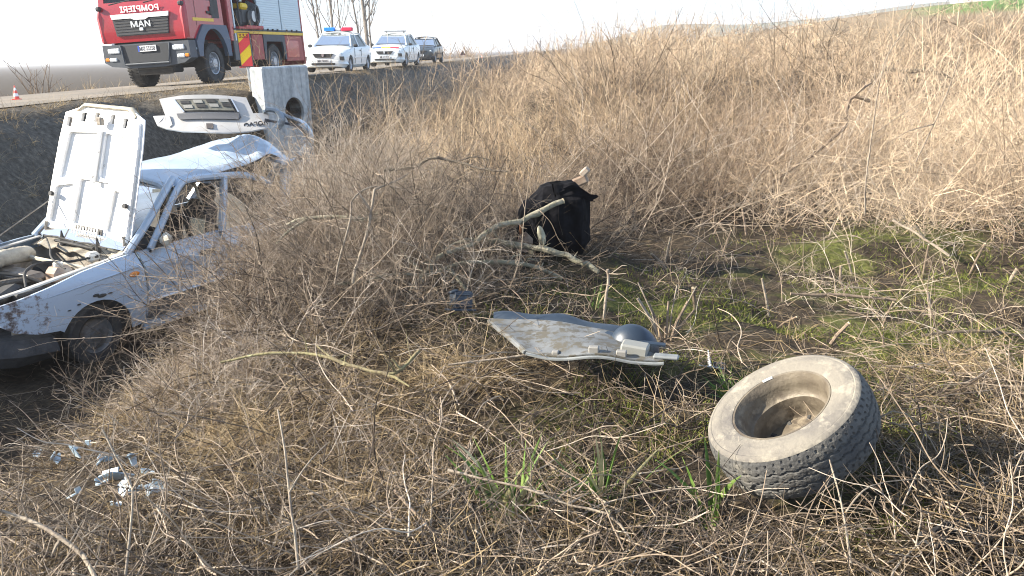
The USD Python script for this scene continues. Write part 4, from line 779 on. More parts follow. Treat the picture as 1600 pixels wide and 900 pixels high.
part(gp, 'plate', extrude([(-.06, -.03), (.045, -.045), (.065, .02), (.0, .045), (-.05, .03)], .006), mat('shard_grey', (.42, .44, .46), .5), False); part(gp, 'prong', tube([(.02, .02, 0), (.03, .045, .05), (.025, .05, .085)], [.010, .007, .002], 5), mat('shard_pale', (.62, .62, .6), .5)); part(gp, 'dark_block', box((.085, .02, .015), (.06, .05, .035), .01), navy_m)
rs = np.random.default_rng(9)
shard_m = mat('shard_white_blue', (.46, .54, .59), .4, c2=(.25, .33, .39), scale=9)
spots = [(-1.939, 3.427, 0.075, 'upright white broken plastic piece, largest in the litter at the lower left'), (-1.728, 3.191, 0.075, 'jagged white plastic piece lying flat among twigs'), (-1.579, 3.053, 0.09, 'bluish broken plastic panel piece among the twigs'), (-1.572, 3.17, 0.06, 'pale plastic piece at the upper right of the broken plastic litter'), (-1.424, 2.879, 0.065, 'bluish plastic piece lowest in the broken plastic litter'), (-1.372, 2.92, 0.055, 'small pale plastic piece at the right of the broken plastic litter'), (-3.255, 5.311, 0.05, 'grey plastic piece furthest left in the broken plastic litter'), (-1.69, 2.927, 0.05, 'dull blue plastic piece half hidden under twigs at the lower left'), (-1.695, 3.236, 0.04, 'small white plastic chip behind the bluish panel piece'), (-1.525, 3.001, 0.05, 'bluish plastic chip in the middle of the broken plastic litter'), (-1.622, 3.019, 0.04, 'white plastic chip just left of the bluish panel piece'), (-1.468, 3.074, 0.04, 'white plastic chip above the right end of the broken plastic litter'), (-1.918, 3.517, 0.03, 'white plastic chip at the top of the broken plastic litter'), (-1.482, 2.842, 0.045, 'grey plastic chip at the bottom of the broken plastic litter'), (-2.056, 3.479, 0.04, 'pale plastic chip left of the upright white plastic piece')]
for k, (px, py, sz, lab) in enumerate(spots):
    p = np.array([px, py, 0.0]); p[2] = float(ground(p[0], p[1])) + .125
    s_ = thing('broken_plastic', lab, 'plastic piece', frame(p, rs.uniform(0, 360), rs.uniform(-25, 25), rs.uniform(-60, 20) if k else -70))
    an = np.sort(rs.uniform(0, 2 * np.pi, 8)); sz *= .85; rr_ = sz * rs.uniform(.5, 1.2, 8)
    part(s_, 'shard', extrude(Polygon(np.stack([rr_ * np.cos(an), rr_ * .75 * np.sin(an)], 1)).convex_hull, .005), shard_m, False)
    part(s_, 'flange', box((0, -sz * .5, .012), (sz * 1.1, .006, .022), .002), shard_m, False)

# black seat back, its cover torn, lying in the brush
cloth_m = mat('black_cloth', (.004, .004, .005), 1.0, c2=(.009, .009, .011), scale=14, bump=.5, bscale=25, spec=.1)
SB = thing('torn_car_seat', 'crumpled black fabric seat back with torn rusty side lying in the brush', 'car seat', frame((.33, 6.1, .16), 6, 0, 0))
m = box((0, 0, .25), (.52, .34, .50), .10); m = m.subdivide_to_size(.035, max_iter=10); v = m.vertices.copy()
v[:, 0] += .16 * (v[:, 2] - .3) * .5; v[:, 0] -= .05 * smooth01(.3, .5, v[:, 2]) * np.sign(v[:, 0]); v[:, 2] += .035 * v[:, 0] / .23 * smooth01(.3, .6, v[:, 2])
fo = meshkit.fbm(v * [7, 7, 3.2], 3, 21) - .5; v += (v - [0, 0, .25]) * fo[:, None] * .34; v[:, 1] -= .02 * np.abs(np.sin(v[:, 0] * 22 + v[:, 2] * 5))
m.vertices = v; part(SB, 'cover', m, cloth_m, True)
cl = [grid(lambda u, v, a=a: np.stack([.02 + .24 * u + .02 * np.sin(6 * v + a), -.17 - .015 * np.sin(9 * u + a) + .02 * v, .50 - .05 * v - .10 * u * a + .03 * np.sin(5 * u)], -1), 14, 6, .006) for a in (.3,)]
part(SB, 'cloth_fold', cl[0], cloth_m, 40)
rusty = mat('rust_orange', (.22, .09, .035), .8, c2=(.10, .05, .025), scale=16, bump=.4)
part(SB, 'side_frame', tube(curve([(-.25, -.10, .02), (-.27, -.14, .20), (-.27, -.13, .27)], 14), .014, 7), rusty)
part(SB, 'recliner_plate', extrude([(-.06, -.07), (.05, -.06), (.06, .03), (.0, .08), (-.05, .05)], .012).apply_transform(frame((-.25, -.17, .12), 10, 8, 80)), mat('rust_brown', (.14, .085, .055), .8, c2=(.25, .19, .14), scale=10), False)
part(SB, 'torn_foam', move(tm(trimesh.creation.icosphere(2, 1)).apply_scale([.028, .02, .075]), (-.13, -.185, .17), ry=-14), mat('foam_pale', (.50, .47, .34), .9, c2=(.30, .28, .2), scale=20, bump=.6))
part(SB, 'foam_edge', tube(curve([(-.24, -.17, .00), (-.21, -.185, .05), (-.23, -.18, .10)], 8), [.008, .022, .02, .022, .02, .015, .01, .006], 6), mat('foam_tan', (.45, .33, .18), .9))
rb = thing('rusty_panel', 'flat rusty metal strip standing up behind the black seat back', 'metal piece', frame((.48, 6.50, .55), -14, -24, 0))
part(rb, 'strip', box((0, 0, .04), (.30, .05, .07), .012), mat('rust_brown', (0, 0, 0))); part(rb, 'end', box((.15, 0, .09), (.08, .05, .05), .01, ry=-20), mat('end_tan', (.33, .27, .21), .8))

sn = thing('pale_stone', 'pale grey boulder at the left edge on the dark ditch bank', 'stone', frame((-5.82, 9.15, float(ground(-5.82, 9.15)) + .15)))
m = trimesh.creation.icosphere(3, 1.0); m.vertices = m.vertices * [.26, .2, .22] * (1 + .5 * (meshkit.fbm(m.vertices * 2.2, 3, 3)[:, None] - .5)); part(sn, 'stone', m, mat('stone_grey', (.36, .36, .35), .9, c2=(.22, .22, .22), scale=6, bump=.5), 50)
# ------------------------------------------------------------------ single branches, stubs, tufts and trees
BRANCHES = [
    ('cut_branch', 'long grey-green cut branch with a sawn end lying in front of the black seat back', (0.019, 0.014), 'green', [[0.353, 5.55, 0.635], [0.202, 5.5, 0.58], [0.062, 5.45, 0.526], [-0.067, 5.4, 0.523], [-0.207, 5.3, 0.447], [-0.271, 5.25, 0.415], [-0.467, 5.15, 0.374], [-0.49, 5.1, 0.322], [-0.549, 5.05, 0.247]], [[[-0.467, 5.15, 0.374], [-0.53, 5.05, 0.307], [-0.618, 4.95, 0.216], [-0.664, 4.9, 0.131]], [[-0.207, 5.3, 0.447], [-0.335, 5.25, 0.445], [-0.434, 5.2, 0.402]]]),
    ('bowed_branch', 'bowed grey branch crossing the middle of the brush heap from side to side', (0.009, 0.015), 'green', [[-1.048, 4.85, 0.3], [-0.905, 4.9, 0.294], [-0.699, 5.0, 0.313], [-0.523, 5.05, 0.287], [-0.391, 5.1, 0.323], [-0.27, 5.15, 0.335], [-0.032, 5.25, 0.304], [0.156, 5.3, 0.256], [0.323, 5.3, 0.171]], [[[-0.523, 5.05, 0.287], [-0.625, 5.1, 0.378], [-0.693, 5.2, 0.418]], [[-0.391, 5.1, 0.323], [-0.292, 5.0, 0.212], [-0.214, 4.9, 0.126]]]),
    ('forked_stem', 'thick pale forked stem standing up from the middle of the brush heap', (0.014, 0.01), 'pale', [[-0.929, 4.8, 0.31], [-0.916, 4.85, 0.389], [-0.893, 4.9, 0.454], [-0.856, 4.95, 0.558], [-0.823, 5.0, 0.701], [-0.803, 5.05, 0.823]], [[[-0.803, 5.05, 0.823], [-0.751, 5.1, 0.837], [-0.678, 5.2, 0.855], [-0.617, 5.3, 0.882]], [[-0.823, 5.0, 0.701], [-0.899, 5.05, 0.81], [-0.932, 5.1, 0.842]]]),
    ('slender_branch', 'thin pale stem standing just left of the thick forked stem', (0.008, 0.006), 'pale', [[-1.023, 4.75, 0.319], [-1.0, 4.8, 0.443], [-0.971, 4.85, 0.545], [-0.938, 4.95, 0.676], [-0.931, 5.0, 0.774], [-0.86, 5.1, 0.821], [-0.813, 5.2, 0.819]], []),
    ('arched_branch', 'dark branch arching over the brush behind the pale forked stem', (0.014, 0.008), 'dark', [[-0.95, 6.5, 0.745], [-0.705, 6.5, 0.767], [-0.594, 6.5, 0.827], [-0.401, 6.5, 0.793], [-0.201, 6.4, 0.747], [-0.014, 6.3, 0.736]], [[[-0.401, 6.5, 0.793], [-0.264, 6.5, 0.828], [-0.143, 6.5, 0.8]]]),
    ('mossy_log', 'greenish mossy branch lying under the black seat back', (0.022, 0.018), 'green', [[-0.197, 5.6, 0.39], [0.034, 5.6, 0.335], [0.234, 5.55, 0.31], [0.43, 5.5, 0.246], [0.569, 5.4, 0.185]], []),
    ('dark_log', 'short thick dark log end in the brush left of the black seat back', (0.022, 0.02), 'dark', [[-0.603, 6.2, 0.531], [-0.428, 6.15, 0.497], [-0.255, 6.1, 0.445], [-0.125, 6.0, 0.395]], []),
    ('grey_branch', 'level grey branch lying in the brush beside the rear of the wrecked car', (0.012, 0.014), 'green', [[-1.491, 5.6, 0.515], [-1.411, 5.6, 0.551], [-1.346, 5.6, 0.558], [-1.158, 5.6, 0.561], [-1.002, 5.6, 0.544], [-0.855, 5.7, 0.529]], [[[-1.346, 5.6, 0.558], [-1.461, 5.5, 0.491], [-1.516, 5.4, 0.437]]]),
    ('crooked_branch', 'yellow-green crooked stick lying on dry grass left of the bumper cover', (0.008, 0.012), 'lichen', [[-1.37, 3.75, 0.232], [-1.171, 3.75, 0.268], [-0.921, 3.7, 0.279], [-0.743, 3.6, 0.258], [-0.571, 3.5, 0.252], [-0.5, 3.5, 0.265], [-0.417, 3.55, 0.336]], [[[-0.571, 3.5, 0.252], [-0.504, 3.45, 0.243], [-0.45, 3.4, 0.226]], [[-0.743, 3.6, 0.258], [-0.823, 3.65, 0.272], [-0.915, 3.75, 0.301]], [[-0.5, 3.5, 0.265], [-0.533, 3.5, 0.319]]]),
    ('straight_stick', 'straight pale stick lying under the left end of the bumper cover', (0.006, 0.008), 'pale', [[-0.299, 3.62, 0.237], [-0.125, 3.62, 0.254], [0.055, 3.62, 0.273]], []),
    ('stripped_stick', 'pale grey stick standing upright between the seat back and bumper cover', (0.009, 0.011), 'pale', [[0.503, 4.5, 0.145], [0.522, 4.55, 0.259], [0.542, 4.6, 0.345], [0.535, 4.6, 0.408]], [[[0.522, 4.55, 0.259], [0.569, 4.55, 0.239]]]),
    ('tall_cane', 'tallest pale cane rising above the scrub on the right', (0.009, 0.004), 'pale', [[2.54, 6.0, 0.399], [2.528, 6.0, 0.652], [2.563, 6.05, 0.951], [2.609, 6.1, 1.33], [2.681, 6.15, 1.517], [2.851, 6.2, 1.74]], [[[2.609, 6.1, 1.33], [2.651, 6.1, 1.501], [2.669, 6.1, 1.691]], [[2.563, 6.05, 0.951], [2.701, 6.0, 1.071], [2.919, 6.0, 1.204]]]),
    ('bent_branch', 'sharply bent dark branch in the scrub right of centre', (0.016, 0.018), 'mid', [[2.569, 8.4, 0.236], [3.04, 8.6, 0.49], [3.36, 8.8, 0.666], [3.495, 8.9, 0.771], [3.528, 9.0, 0.925], [3.592, 9.0, 1.041], [3.762, 9.0, 0.991]], [[[3.592, 9.0, 1.041], [3.678, 9.0, 1.122], [3.808, 9.1, 1.167]]]),
    ('slanting_cane', 'long slanting cane crossing the scrub near the right edge', (0.007, 0.004), 'pale', [[3.109, 6.5, 0.695], [3.216, 6.5, 0.976], [3.306, 6.5, 1.256], [3.356, 6.5, 1.48], [3.395, 6.5, 1.638]], [[[3.216, 6.5, 0.976], [2.986, 6.4, 0.939], [2.783, 6.3, 0.861]]]),
    ('fallen_log', 'dark fallen log in the far scrub below the green field', (0.032, 0.028), 'dark', [[6.034, 14.0, 1.157], [6.387, 14.0, 1.098], [6.745, 14.0, 1.098], [7.093, 14.0, 1.009]], [[[6.745, 14.0, 1.098], [6.888, 14.0, 1.203]]]),
    ('weathered_log', 'pale weathered log lying across the mossy clearing on the right', (0.016, 0.013), 'pale', [[2.975, 6.5, 0.247], [3.059, 6.4, 0.194], [3.135, 6.3, 0.138], [3.239, 6.1, 0.048]], [[[3.135, 6.3, 0.138], [3.057, 6.3, 0.244]]]),
    ('grey_pole', 'thin grey pole lying level in the middle of the mossy clearing', (0.009, 0.011), 'mid', [[1.703, 5.0, 0.118], [1.86, 5.0, 0.105], [2.006, 5.0, 0.101], [2.331, 4.95, 0.074]], []),
    ('dark_stick', 'dark stick lying on yellow moss at the right edge', (0.007, 0.009), 'dark', [[2.156, 4.25, 0.091], [2.323, 4.25, 0.104], [2.516, 4.25, 0.102], [2.734, 4.25, 0.063]], [[[2.516, 4.25, 0.102], [2.576, 4.2, 0.152]]]),
    ('curved_cane', 'thick pale curved cane at the bottom left corner', (0.007, 0.01), 'pale', [[-1.585, 2.3, 0.319], [-1.465, 2.28, 0.284], [-1.344, 2.22, 0.259], [-1.265, 2.18, 0.222], [-1.195, 2.1, 0.196]], [[[-1.344, 2.22, 0.259], [-1.37, 2.2, 0.208]]]),
    ('upright_cane', 'thin pale upright cane left of the bottom centre', (0.0055, 0.0035), 'pale', [[-0.608, 2.05, 0.242], [-0.622, 2.1, 0.331], [-0.649, 2.18, 0.406], [-0.669, 2.25, 0.491], [-0.707, 2.35, 0.588]], [[[-0.649, 2.18, 0.406], [-0.595, 2.2, 0.484], [-0.55, 2.3, 0.504]]]),
    ('angled_cane', 'pale angled cane standing over the broken white plastic', (0.0055, 0.0035), 'pale', [[-1.11, 2.1, 0.204], [-1.128, 2.2, 0.285], [-1.151, 2.3, 0.365], [-1.205, 2.35, 0.432], [-1.263, 2.4, 0.518]], [[[-1.151, 2.3, 0.365], [-1.11, 2.3, 0.415], [-1.054, 2.3, 0.415], [-0.965, 2.25, 0.406], [-0.846, 2.2, 0.36]]]),
    ('long_cane', 'long pale cane lying aslant below the tufts of green grass at bottom centre', (0.007, 0.005), 'pale', [[-0.228, 2.55, 0.269], [-0.101, 2.5, 0.257], [0.031, 2.45, 0.248], [0.156, 2.4, 0.218], [0.288, 2.35, 0.2], [0.374, 2.2, 0.131]], [[[0.156, 2.4, 0.218], [0.228, 2.45, 0.228]]]),
    ('brown_cane', 'brown cane lying aslant at the bottom centre', (0.006, 0.004), 'mid', [[-0.4, 2.5, 0.227], [-0.294, 2.35, 0.198], [-0.196, 2.2, 0.182], [-0.149, 2.1, 0.173]], []),
    ('bramble_arch', 'looping bare bramble stem arching beside the loose wheel', (0.0045, 0.003), 'pale', [[1.226, 2.62, 0.153], [1.23, 2.66, 0.251], [1.244, 2.7, 0.33], [1.306, 2.72, 0.36], [1.364, 2.7, 0.346], [1.408, 2.66, 0.291], [1.418, 2.6, 0.251]], [[[1.244, 2.7, 0.33], [1.21, 2.7, 0.293], [1.186, 2.7, 0.257]], [[1.29, 2.68, 0.336], [1.352, 2.66, 0.307], [1.363, 2.62, 0.255], [1.362, 2.6, 0.194]]]),
    ('low_bramble', 'pale bramble stem with side shoots below the loose wheel', (0.005, 0.003), 'pale', [[0.944, 2.12, 0.166], [0.956, 2.2, 0.22], [0.979, 2.3, 0.254], [0.987, 2.38, 0.288], [0.98, 2.42, 0.337]], [[[0.977, 2.26, 0.247], [1.034, 2.3, 0.286], [1.101, 2.34, 0.293], [1.248, 2.4, 0.273], [1.343, 2.4, 0.261]], [[1.248, 2.4, 0.273], [1.279, 2.38, 0.245], [1.294, 2.36, 0.218]], [[0.979, 2.3, 0.254], [0.928, 2.35, 0.262]]]),
    ('corner_bramble', 'bramble stem reaching up toward the flat black trim at bottom right', (0.005, 0.0035), 'pale', [[1.03, 2.05, 0.169], [1.065, 2.1, 0.167], [1.145, 2.16, 0.188], [1.27, 2.25, 0.213]], [[[1.145, 2.16, 0.188], [1.198, 2.25, 0.246], [1.189, 2.3, 0.282]]]),
    ('edge_branch', 'pale branch at the right edge above the bottom corner', (0.008, 0.007), 'pale', [[1.605, 2.6, 0.121], [1.604, 2.5, 0.11], [1.609, 2.4, 0.111]], []),
]
rb_ = np.random.default_rng(77)
bark = {'green': mat('bark_grey_green', (.17, .16, .105), .85, c2=(.30, .27, .20), scale=16, lo=.4, hi=.64, bump=.5, bscale=60, c3=(.10, .085, .06), s3=20),
        'pale': mat('bark_pale', (.27, .225, .17), .8, c2=(.15, .115, .085), scale=18, lo=.45, hi=.65, bump=.4, bscale=70),
        'dark': mat('bark_dark', (.085, .068, .052), .9, c2=(.17, .14, .10), scale=14, bump=.5, bscale=60),
        'mid': mat('bark_brown', (.22, .165, .115), .85, c2=(.13, .095, .07), scale=15, bump=.4, bscale=60),
        'lichen': mat('bark_lichen', (.21, .185, .09), .85, c2=(.12, .095, .055), scale=13, bump=.5, bscale=60, c3=(.28, .27, .15), s3=18)}
cut_m = mat('cut_wood', (.55, .44, .28), .8)
def limb(p, r0, r1, knots=0, n=8):
    p = np.asarray(p, float); L = np.linalg.norm(np.diff(p, axis=0), axis=1).sum(); k = max(6, int(L / .05)); c = curve(p, k)
    c[1:-1] += rb_.normal(size=(k - 2, 3)) * r0 * .16
    r = np.linspace(r0, r1, k) * (1 + .10 * rb_.normal(size=k)); return tube(c, np.abs(r), n)
for nm, lab, (r0, r1), kd, main, forks in BRANCHES:
    if kd in ('pale', 'lichen'): r0, r1 = r0 * .75, r1 * .75
    T = thing(nm, lab, 'branch')
    part(T, 'stem', limb(main, r0, r1), bark[kd], 50)
    for f in forks: part(T, 'fork', limb(f, r1 * .85 + .001, r1 * .4, n=6), bark[kd], 50)
    mp = curve(main, 30)
    for q in range(min(9, int(len(main) * 1.3))):          # broken side shoots and thorns
        b = mp[rb_.integers(3, 28)]; d = rb_.normal(size=3); d[2] = abs(d[2]); d /= np.linalg.norm(d); l = rb_.uniform(.05, .17)
        part(T, 'side_shoot', tube([b, b + d * l * .5 + rb_.normal(size=3) * .01, b + d * l + rb_.normal(size=3) * .02], [r1 * .35, r1 * .28, .0012], 5), bark[kd])
    if nm == 'cut_branch':
        a, b = np.array(main[0]), np.array(main[1]); u = (a - b) / np.linalg.norm(a - b); part(T, 'sawn_end', cyl(a - u * .004, a + u * .003, r0 * .97, n=10), cut_m, False)
# cut stems left standing in the clearing
k = 0; stub0 = []
while k < 24:
    x, y = rb_.uniform(1.0, 4.1), rb_.uniform(4.3, 8.0)
    if abs(x) > .62 * y or any((x - a) ** 2 + (y - b) ** 2 < .03 for a, b in stub0): continue
    stub0.append((x, y)); k += 1; z = float(ground(x, y)); h = rb_.uniform(.10, .26); ln = rb_.normal(size=2) * .06; r = rb_.uniform(.006, .012)
    T = thing('sapling_stump', 'short pale grey cut-off sapling standing in the mossy clearing' if k % 3 == 0 else 'short brown cut-off sapling standing in the mossy clearing', 'stump', frame((x, y, z)), group='cut saplings standing in the mossy clearing')
    part(T, 'stem', tube([(0, 0, -.03), (ln[0] * .5, ln[1] * .5, h * .5), (ln[0], ln[1], h)], [r, r * .95, r * .9], 7), bark['pale' if k % 3 == 0 else 'mid'])
    part(T, 'cut_face', cyl((ln[0], ln[1], h - .001), (ln[0] * 1.02 + .002, ln[1] * 1.02, h + .003), r * .88, n=7), cut_m, False)
T = thing('cut_shrub', 'cut-down shrub with splayed stub stems behind the rounded corner of the bumper cover', 'shrub', frame((.86, 4.55, float(ground(.86, 4.55)))))
for (dx, dy, h, r) in ((-.16, .02, .26, .011), (-.08, .1, .20, .009), (.02, .05, .23, .008), (.12, .0, .24, .010), (.17, .06, .17, .008), (-.02, -.08, .12, .008), (.08, .12, .3, .005), (-.14, .14, .32, .005), (.2, .16, .28, .004)):
    part(T, 'stem', tube([(dx * .15, dy * .15, -.03), (dx * .5, dy * .5, h * .5), (dx, dy, h)], [r, r * .9, r * .8], 7), bark['mid' if h < .25 else 'pale'])
# tufts of fresh green leaves
leaf_m = usdkit.material(stage, '/World/Looks/grass_leaf', {'tc': ('texture_coordinate', {}), 'n': ('noise_texture', {'scale': 8.0}), 'r': ('rgb_ramp', {'ramp': [(.35, (.10, .20, .035)), (.65, (.26, .34, .10))]}), 'p': ('principled_bsdf', {'roughness': .45}), 't': ('translucent_bsdf', {}), 'm': ('mix_closure', {'fac': .35})},
    [('tc.object', 'n.vector'), ('n.fac', 'r.fac'), ('r.color', 'p.base_color'), ('r.color', 't.color'), ('p.BSDF', 'm.closure1'), ('t.BSDF', 'm.closure2')], surface='m.closure')
dryleaf_m = mat('grass_leaf_dry', (.48, .42, .22), .6, c2=(.34, .30, .14), scale=9)
def green_tuft(pos, n, L, w, lab, lean=.28, dry=.2):
    x, y = pos; T = thing('grass_tuft', lab, 'grass tuft', frame((x, y, float(ground(x, y)))))
    for q in range(n):
        d = rb_.normal(size=3) * lean; d[2] = 1; d /= np.linalg.norm(d); l = L * rb_.uniform(.55, 1.15); b = np.array([*rb_.normal(size=2) * .022, -.01]); u = np.linspace(0, 1, 6)
        c = b + d * l * u[:, None] + np.array([d[0], d[1], -.25]) * (u[:, None] ** 2.4) * l * rb_.uniform(.1, .6)
        part(T, 'blade', tube(c, w * np.array([.75, 1, 1, .85, .55, .08]), 4, flat=.18, up=rb_.normal(size=3)), dryleaf_m if rb_.random() < dry else leaf_m)
green_tuft((.66, 2.62), 10, .32, .010, 'tuft of broad green leaves growing at the left side of the loose wheel', .25, .05)
green_tuft((-.02, 2.62), 26, .34, .0075, 'yellow-green grass tuft left of the other tall tuft at bottom centre', .33, .35)
green_tuft((.30, 2.68), 26, .36, .007, 'tall upright green grass tuft with dry blades at bottom centre', .24, .3)
green_tuft((.97, 3.50), 60, .15, .0034, 'dense fine bright green grass tuft beside the grey plastic shard', .5, .1)
green_tuft((.08, 2.12), 8, .11, .009, 'small broad-leaved green plant at the very bottom edge of the centre', .6, .1)
green_tuft((.50, 4.95), 12, .18, .004, 'green grass tuft in shade behind the bumper cover', .3, .2)
# crumbly earth
T = thing('earth_clod', 'crumbly brown earth mound left below the loose wheel', 'earth', frame((.60, 2.43, float(ground(.60, 2.43)))))
m = trimesh.creation.icosphere(4, 1.0); v = m.vertices * [.075, .065, .12]; v = v * (1 + .9 * (meshkit.fbm(v * 38, 3, 6)[:, None] - .5)); m.vertices = v
part(T, 'lump', m, mat('earth_brown', (.085, .05, .028), .95, c2=(.15, .10, .06), scale=22, bump=.8), 60)
for q in range(9):
    c = tm(trimesh.creation.icosphere(1, rb_.uniform(.012, .028))); c.vertices *= rb_.uniform(.7, 1.2, (len(c.vertices), 1)); part(T, 'crumb', move(c, (rb_.normal() * .09, rb_.normal() * .07, rb_.uniform(-.01, .06))), mat('earth_brown', (0, 0, 0)), False)
# bare trees beyond the road
trunk_m = mat('poplar_bark', (.22, .19, .16), .9, c2=(.13, .11, .09), scale=3, bump=.4)
def bare_tree(x, y, h, r, lab, lean=0.0, nb=16):
    T = thing('bare_tree', lab, 'tree', frame((x, y, float(ground(x, y)) - .2)), group=None)
    tp = curve([(0, 0, 0), (lean * h * .3 + rb_.normal() * .1, 0, h * .35), (lean * h * .7 + rb_.normal() * .15, .1, h * .7), (lean * h, .1, h)], 16)
    part(T, 'trunk', tube(tp, np.linspace(r, r * .15, 16), 8), trunk_m)
    cr = []
    for q in range(nb):
        i = rb_.integers(3, 14); a = rb_.uniform(0, 2 * math.pi); l = h * rb_.uniform(.12, .32) * (1 - .4 * i / 15); s = rb_.uniform(.25, .5)
        e = tp[i] + np.array([math.cos(a) * s * l, math.sin(a) * s * l, l]); mid = (tp[i] + e) / 2 + np.array([math.cos(a), math.sin(a), 0]) * l * .08
        b = part(T, 'limb', tube(curve([tp[i], mid, e], 6), np.linspace(r * .35, .012, 6), 5), trunk_m)
        for w_ in range(5):
            u = curve([tp[i], mid, e], 6)[rb_.integers(2, 6)]; d = rb_.normal(size=3) * .35; d[2] = abs(d[2]) + .7; cr.append(tube([u, u + d * l * .2, u + d * l * .36 + rb_.normal(size=3) * .05], [.016, .011, .004], 4))
    part(T, 'crown', join(cr), trunk_m, kind='stuff')
for (px, r, h, ln, lab) in ((502, .10, 12, -.05, 'leftmost slim bare tree behind the police car'), (511, .09, 12, -.10, 'second slim bare tree from the left behind the police car'), (521, .13, 14, .0, 'third bare tree from the left behind the police car'), (531, .08, 12, .03, 'slim bare tree just right of the police car lights'),
                          (569, .11, 13, -.10, 'leaning bare tree left of the thickest trunk'), (577, .20, 16, -.05, 'thickest bare tree trunk, between the two white cars'), (584, .10, 12, -.01, 'straight slim bare tree right of the thickest trunk')):
    d = 1331 * FWD + (px - 800) * RGT - (90 - 450) * UPV; yy = 74.0 + rb_.uniform(-4, 4); bare_tree(d[0] / d[1] * yy, yy, h, r, lab, ln)

def sprigs(name, lab, cat, x, y, n, h0, h1, spread, r, mt):
    T = thing(name, lab, cat, frame((x, y, float(ground(x, y)))))
    for q in range(n):
        d = rb_.normal(size=2) * spread; h = rb_.uniform(h0, h1); b = np.array([*rb_.normal(size=2) * .12, -.04]); c = curve([b, b + [d[0] * .4, d[1] * .4, h * .5], b + [d[0], d[1], h]], 7)
        st = part(T, 'stem', tube(c, np.linspace(r, r * .35, 7), 5), mt)
        for w_ in range(3):
            u = c[rb_.integers(2, 6)]; e = rb_.normal(size=3) * .4; e[2] = abs(e[2]) + .5; part(st, 'twig', tube([u, u + e * h * .14, u + e * h * .26], [r * .45, r * .3, .001], 4), mt)
sprigs('dry_stalks', 'few pale dry stalks standing on the dark bank left of the raised bonnet', 'dry weed', -6.75, 10.9, 6, .45, .85, .18, .007, bark['pale'])
sprigs('roadside_bush', 'thin bare bush beyond the road between the traffic cone and the fire engine', 'bush', -13.6, 25.5, 16, .6, 1.5, .5, .014, bark['mid'])
sprigs('leaning_stalks', 'pale dry stalks on the bank in front of the tailgate', 'dry weed', -4.95, 10.9, 5, .3, .55, .16, .006, bark['pale'])
# ------------------------------------------------------------------ dry scrub, grass and twigs
rv = np.random.default_rng(2024)
def unit(v): return v / (np.linalg.norm(v, axis=-1, keepdims=True) + 1e-9)
def perp(d, n=None):
    r = rv.normal(size=d.shape); r -= d * (r * d).sum(-1, keepdims=True); return unit(r)
def grow(base, d, length, K, wob=.15, grav=0.0, w0=.004, w1=.3, zig=0.0):
    """Strands from base (N,3) along d: points (N,K,3), widths (N,K)."""
    N = len(base); d = unit(d.copy()); pts = [base]; step = (np.broadcast_to(length, (N,)) / (K - 1))[:, None]
    for k in range(1, K):
        d = unit(d + rv.normal(size=(N, 3)) * wob + np.array([0, 0, -grav])); pts.append(pts[-1] + d * step)
    w = np.broadcast_to(w0, (N,))[:, None] * np.linspace(1, w1, K)[None]
    return np.stack(pts, 1), w
def kids(P, W, m, u0, u1, length, spread, K, wob=.15, grav=0.0, wk=.6, up=0.0, w1=.4):
    """m side shoots on every strand."""
    N, K0 = P.shape[:2]; i = np.repeat(np.arange(N), m); u = rv.uniform(u0, u1, len(i)) * (K0 - 1.001); k = u.astype(int); f = (u - k)[:, None]
    b = P[i, k] * (1 - f) + P[i, k + 1] * f; t = unit(P[i, k + 1] - P[i, k]); a = np.radians(rv.uniform(*spread, len(i)))[:, None]
    d = t * np.cos(a) + perp(t) * np.sin(a); d[:, 2] += up
    L = length * rv.uniform(.4, 1.2, len(i)) * np.linalg.norm(P[i, -1] - P[i, 0], axis=1) ** .5
    w = W[i, k] * wk
    return (*grow(b, d, L, K, wob, grav, w, w1), i)
class Strands:
    def __init__(s): s.p, s.w, s.t, s.n = [], [], [], []
    def add(s, P, W, tone):
        s.p.append(P.reshape(-1, 3)); s.w.append(W.ravel()); s.n.append(np.full(len(P), P.shape[1])); s.t.append(np.clip(np.broadcast_to(tone, (len(P),)), 0, 1)); return s
    def count(s): return sum(map(len, s.t))
    def build(s, path, material):
        c = UsdGeom.BasisCurves.Define(stage, path); c.CreateTypeAttr('linear')
        c.CreateCurveVertexCountsAttr(Vt.IntArray.FromNumpy(np.concatenate(s.n).astype(np.int32)))
        c.CreatePointsAttr(Vt.Vec3fArray.FromNumpy(np.concatenate(s.p).astype(np.float32)))
        c.CreateWidthsAttr(Vt.FloatArray.FromNumpy(np.concatenate(s.w).astype(np.float32))); c.SetWidthsInterpolation('vertex')
        UsdGeom.PrimvarsAPI(c).CreatePrimvar('tone', Sdf.ValueTypeNames.FloatArray, 'uniform').Set(Vt.FloatArray.FromNumpy(np.concatenate(s.t).astype(np.float32)))
        UsdShade.MaterialBindingAPI.Apply(c.GetPrim()).Bind(material); return c
    def ribbons(s, path, material):
        V, Fq, T, o = [], [], [], 0
        for p, w, n, t in zip(s.p, s.w, s.n, s.t):
            K = n[0]; P = p.reshape(-1, K, 3); W = w.reshape(-1, K); N = len(P)
            d = unit(P[:, -1] - P[:, 0]); sd = unit(np.cross(d, rv.normal(size=(N, 3))))
            v = np.stack([P - sd[:, None] * W[..., None] / 2, P + sd[:, None] * W[..., None] / 2], 2)
            i = o + np.arange(N)[:, None] * (2 * K) + 2 * np.arange(K - 1)[None]
            V.append(v.reshape(-1, 3)); Fq.append(np.stack([i, i + 1, i + 3, i + 2], -1).reshape(-1, 4)); T.append(np.repeat(t, 2 * K)); o += N * K * 2
        m = usdkit.mesh(stage, path, (np.concatenate(V), np.concatenate(Fq)), material); vprim(m, 'tone', np.concatenate(T)); return m
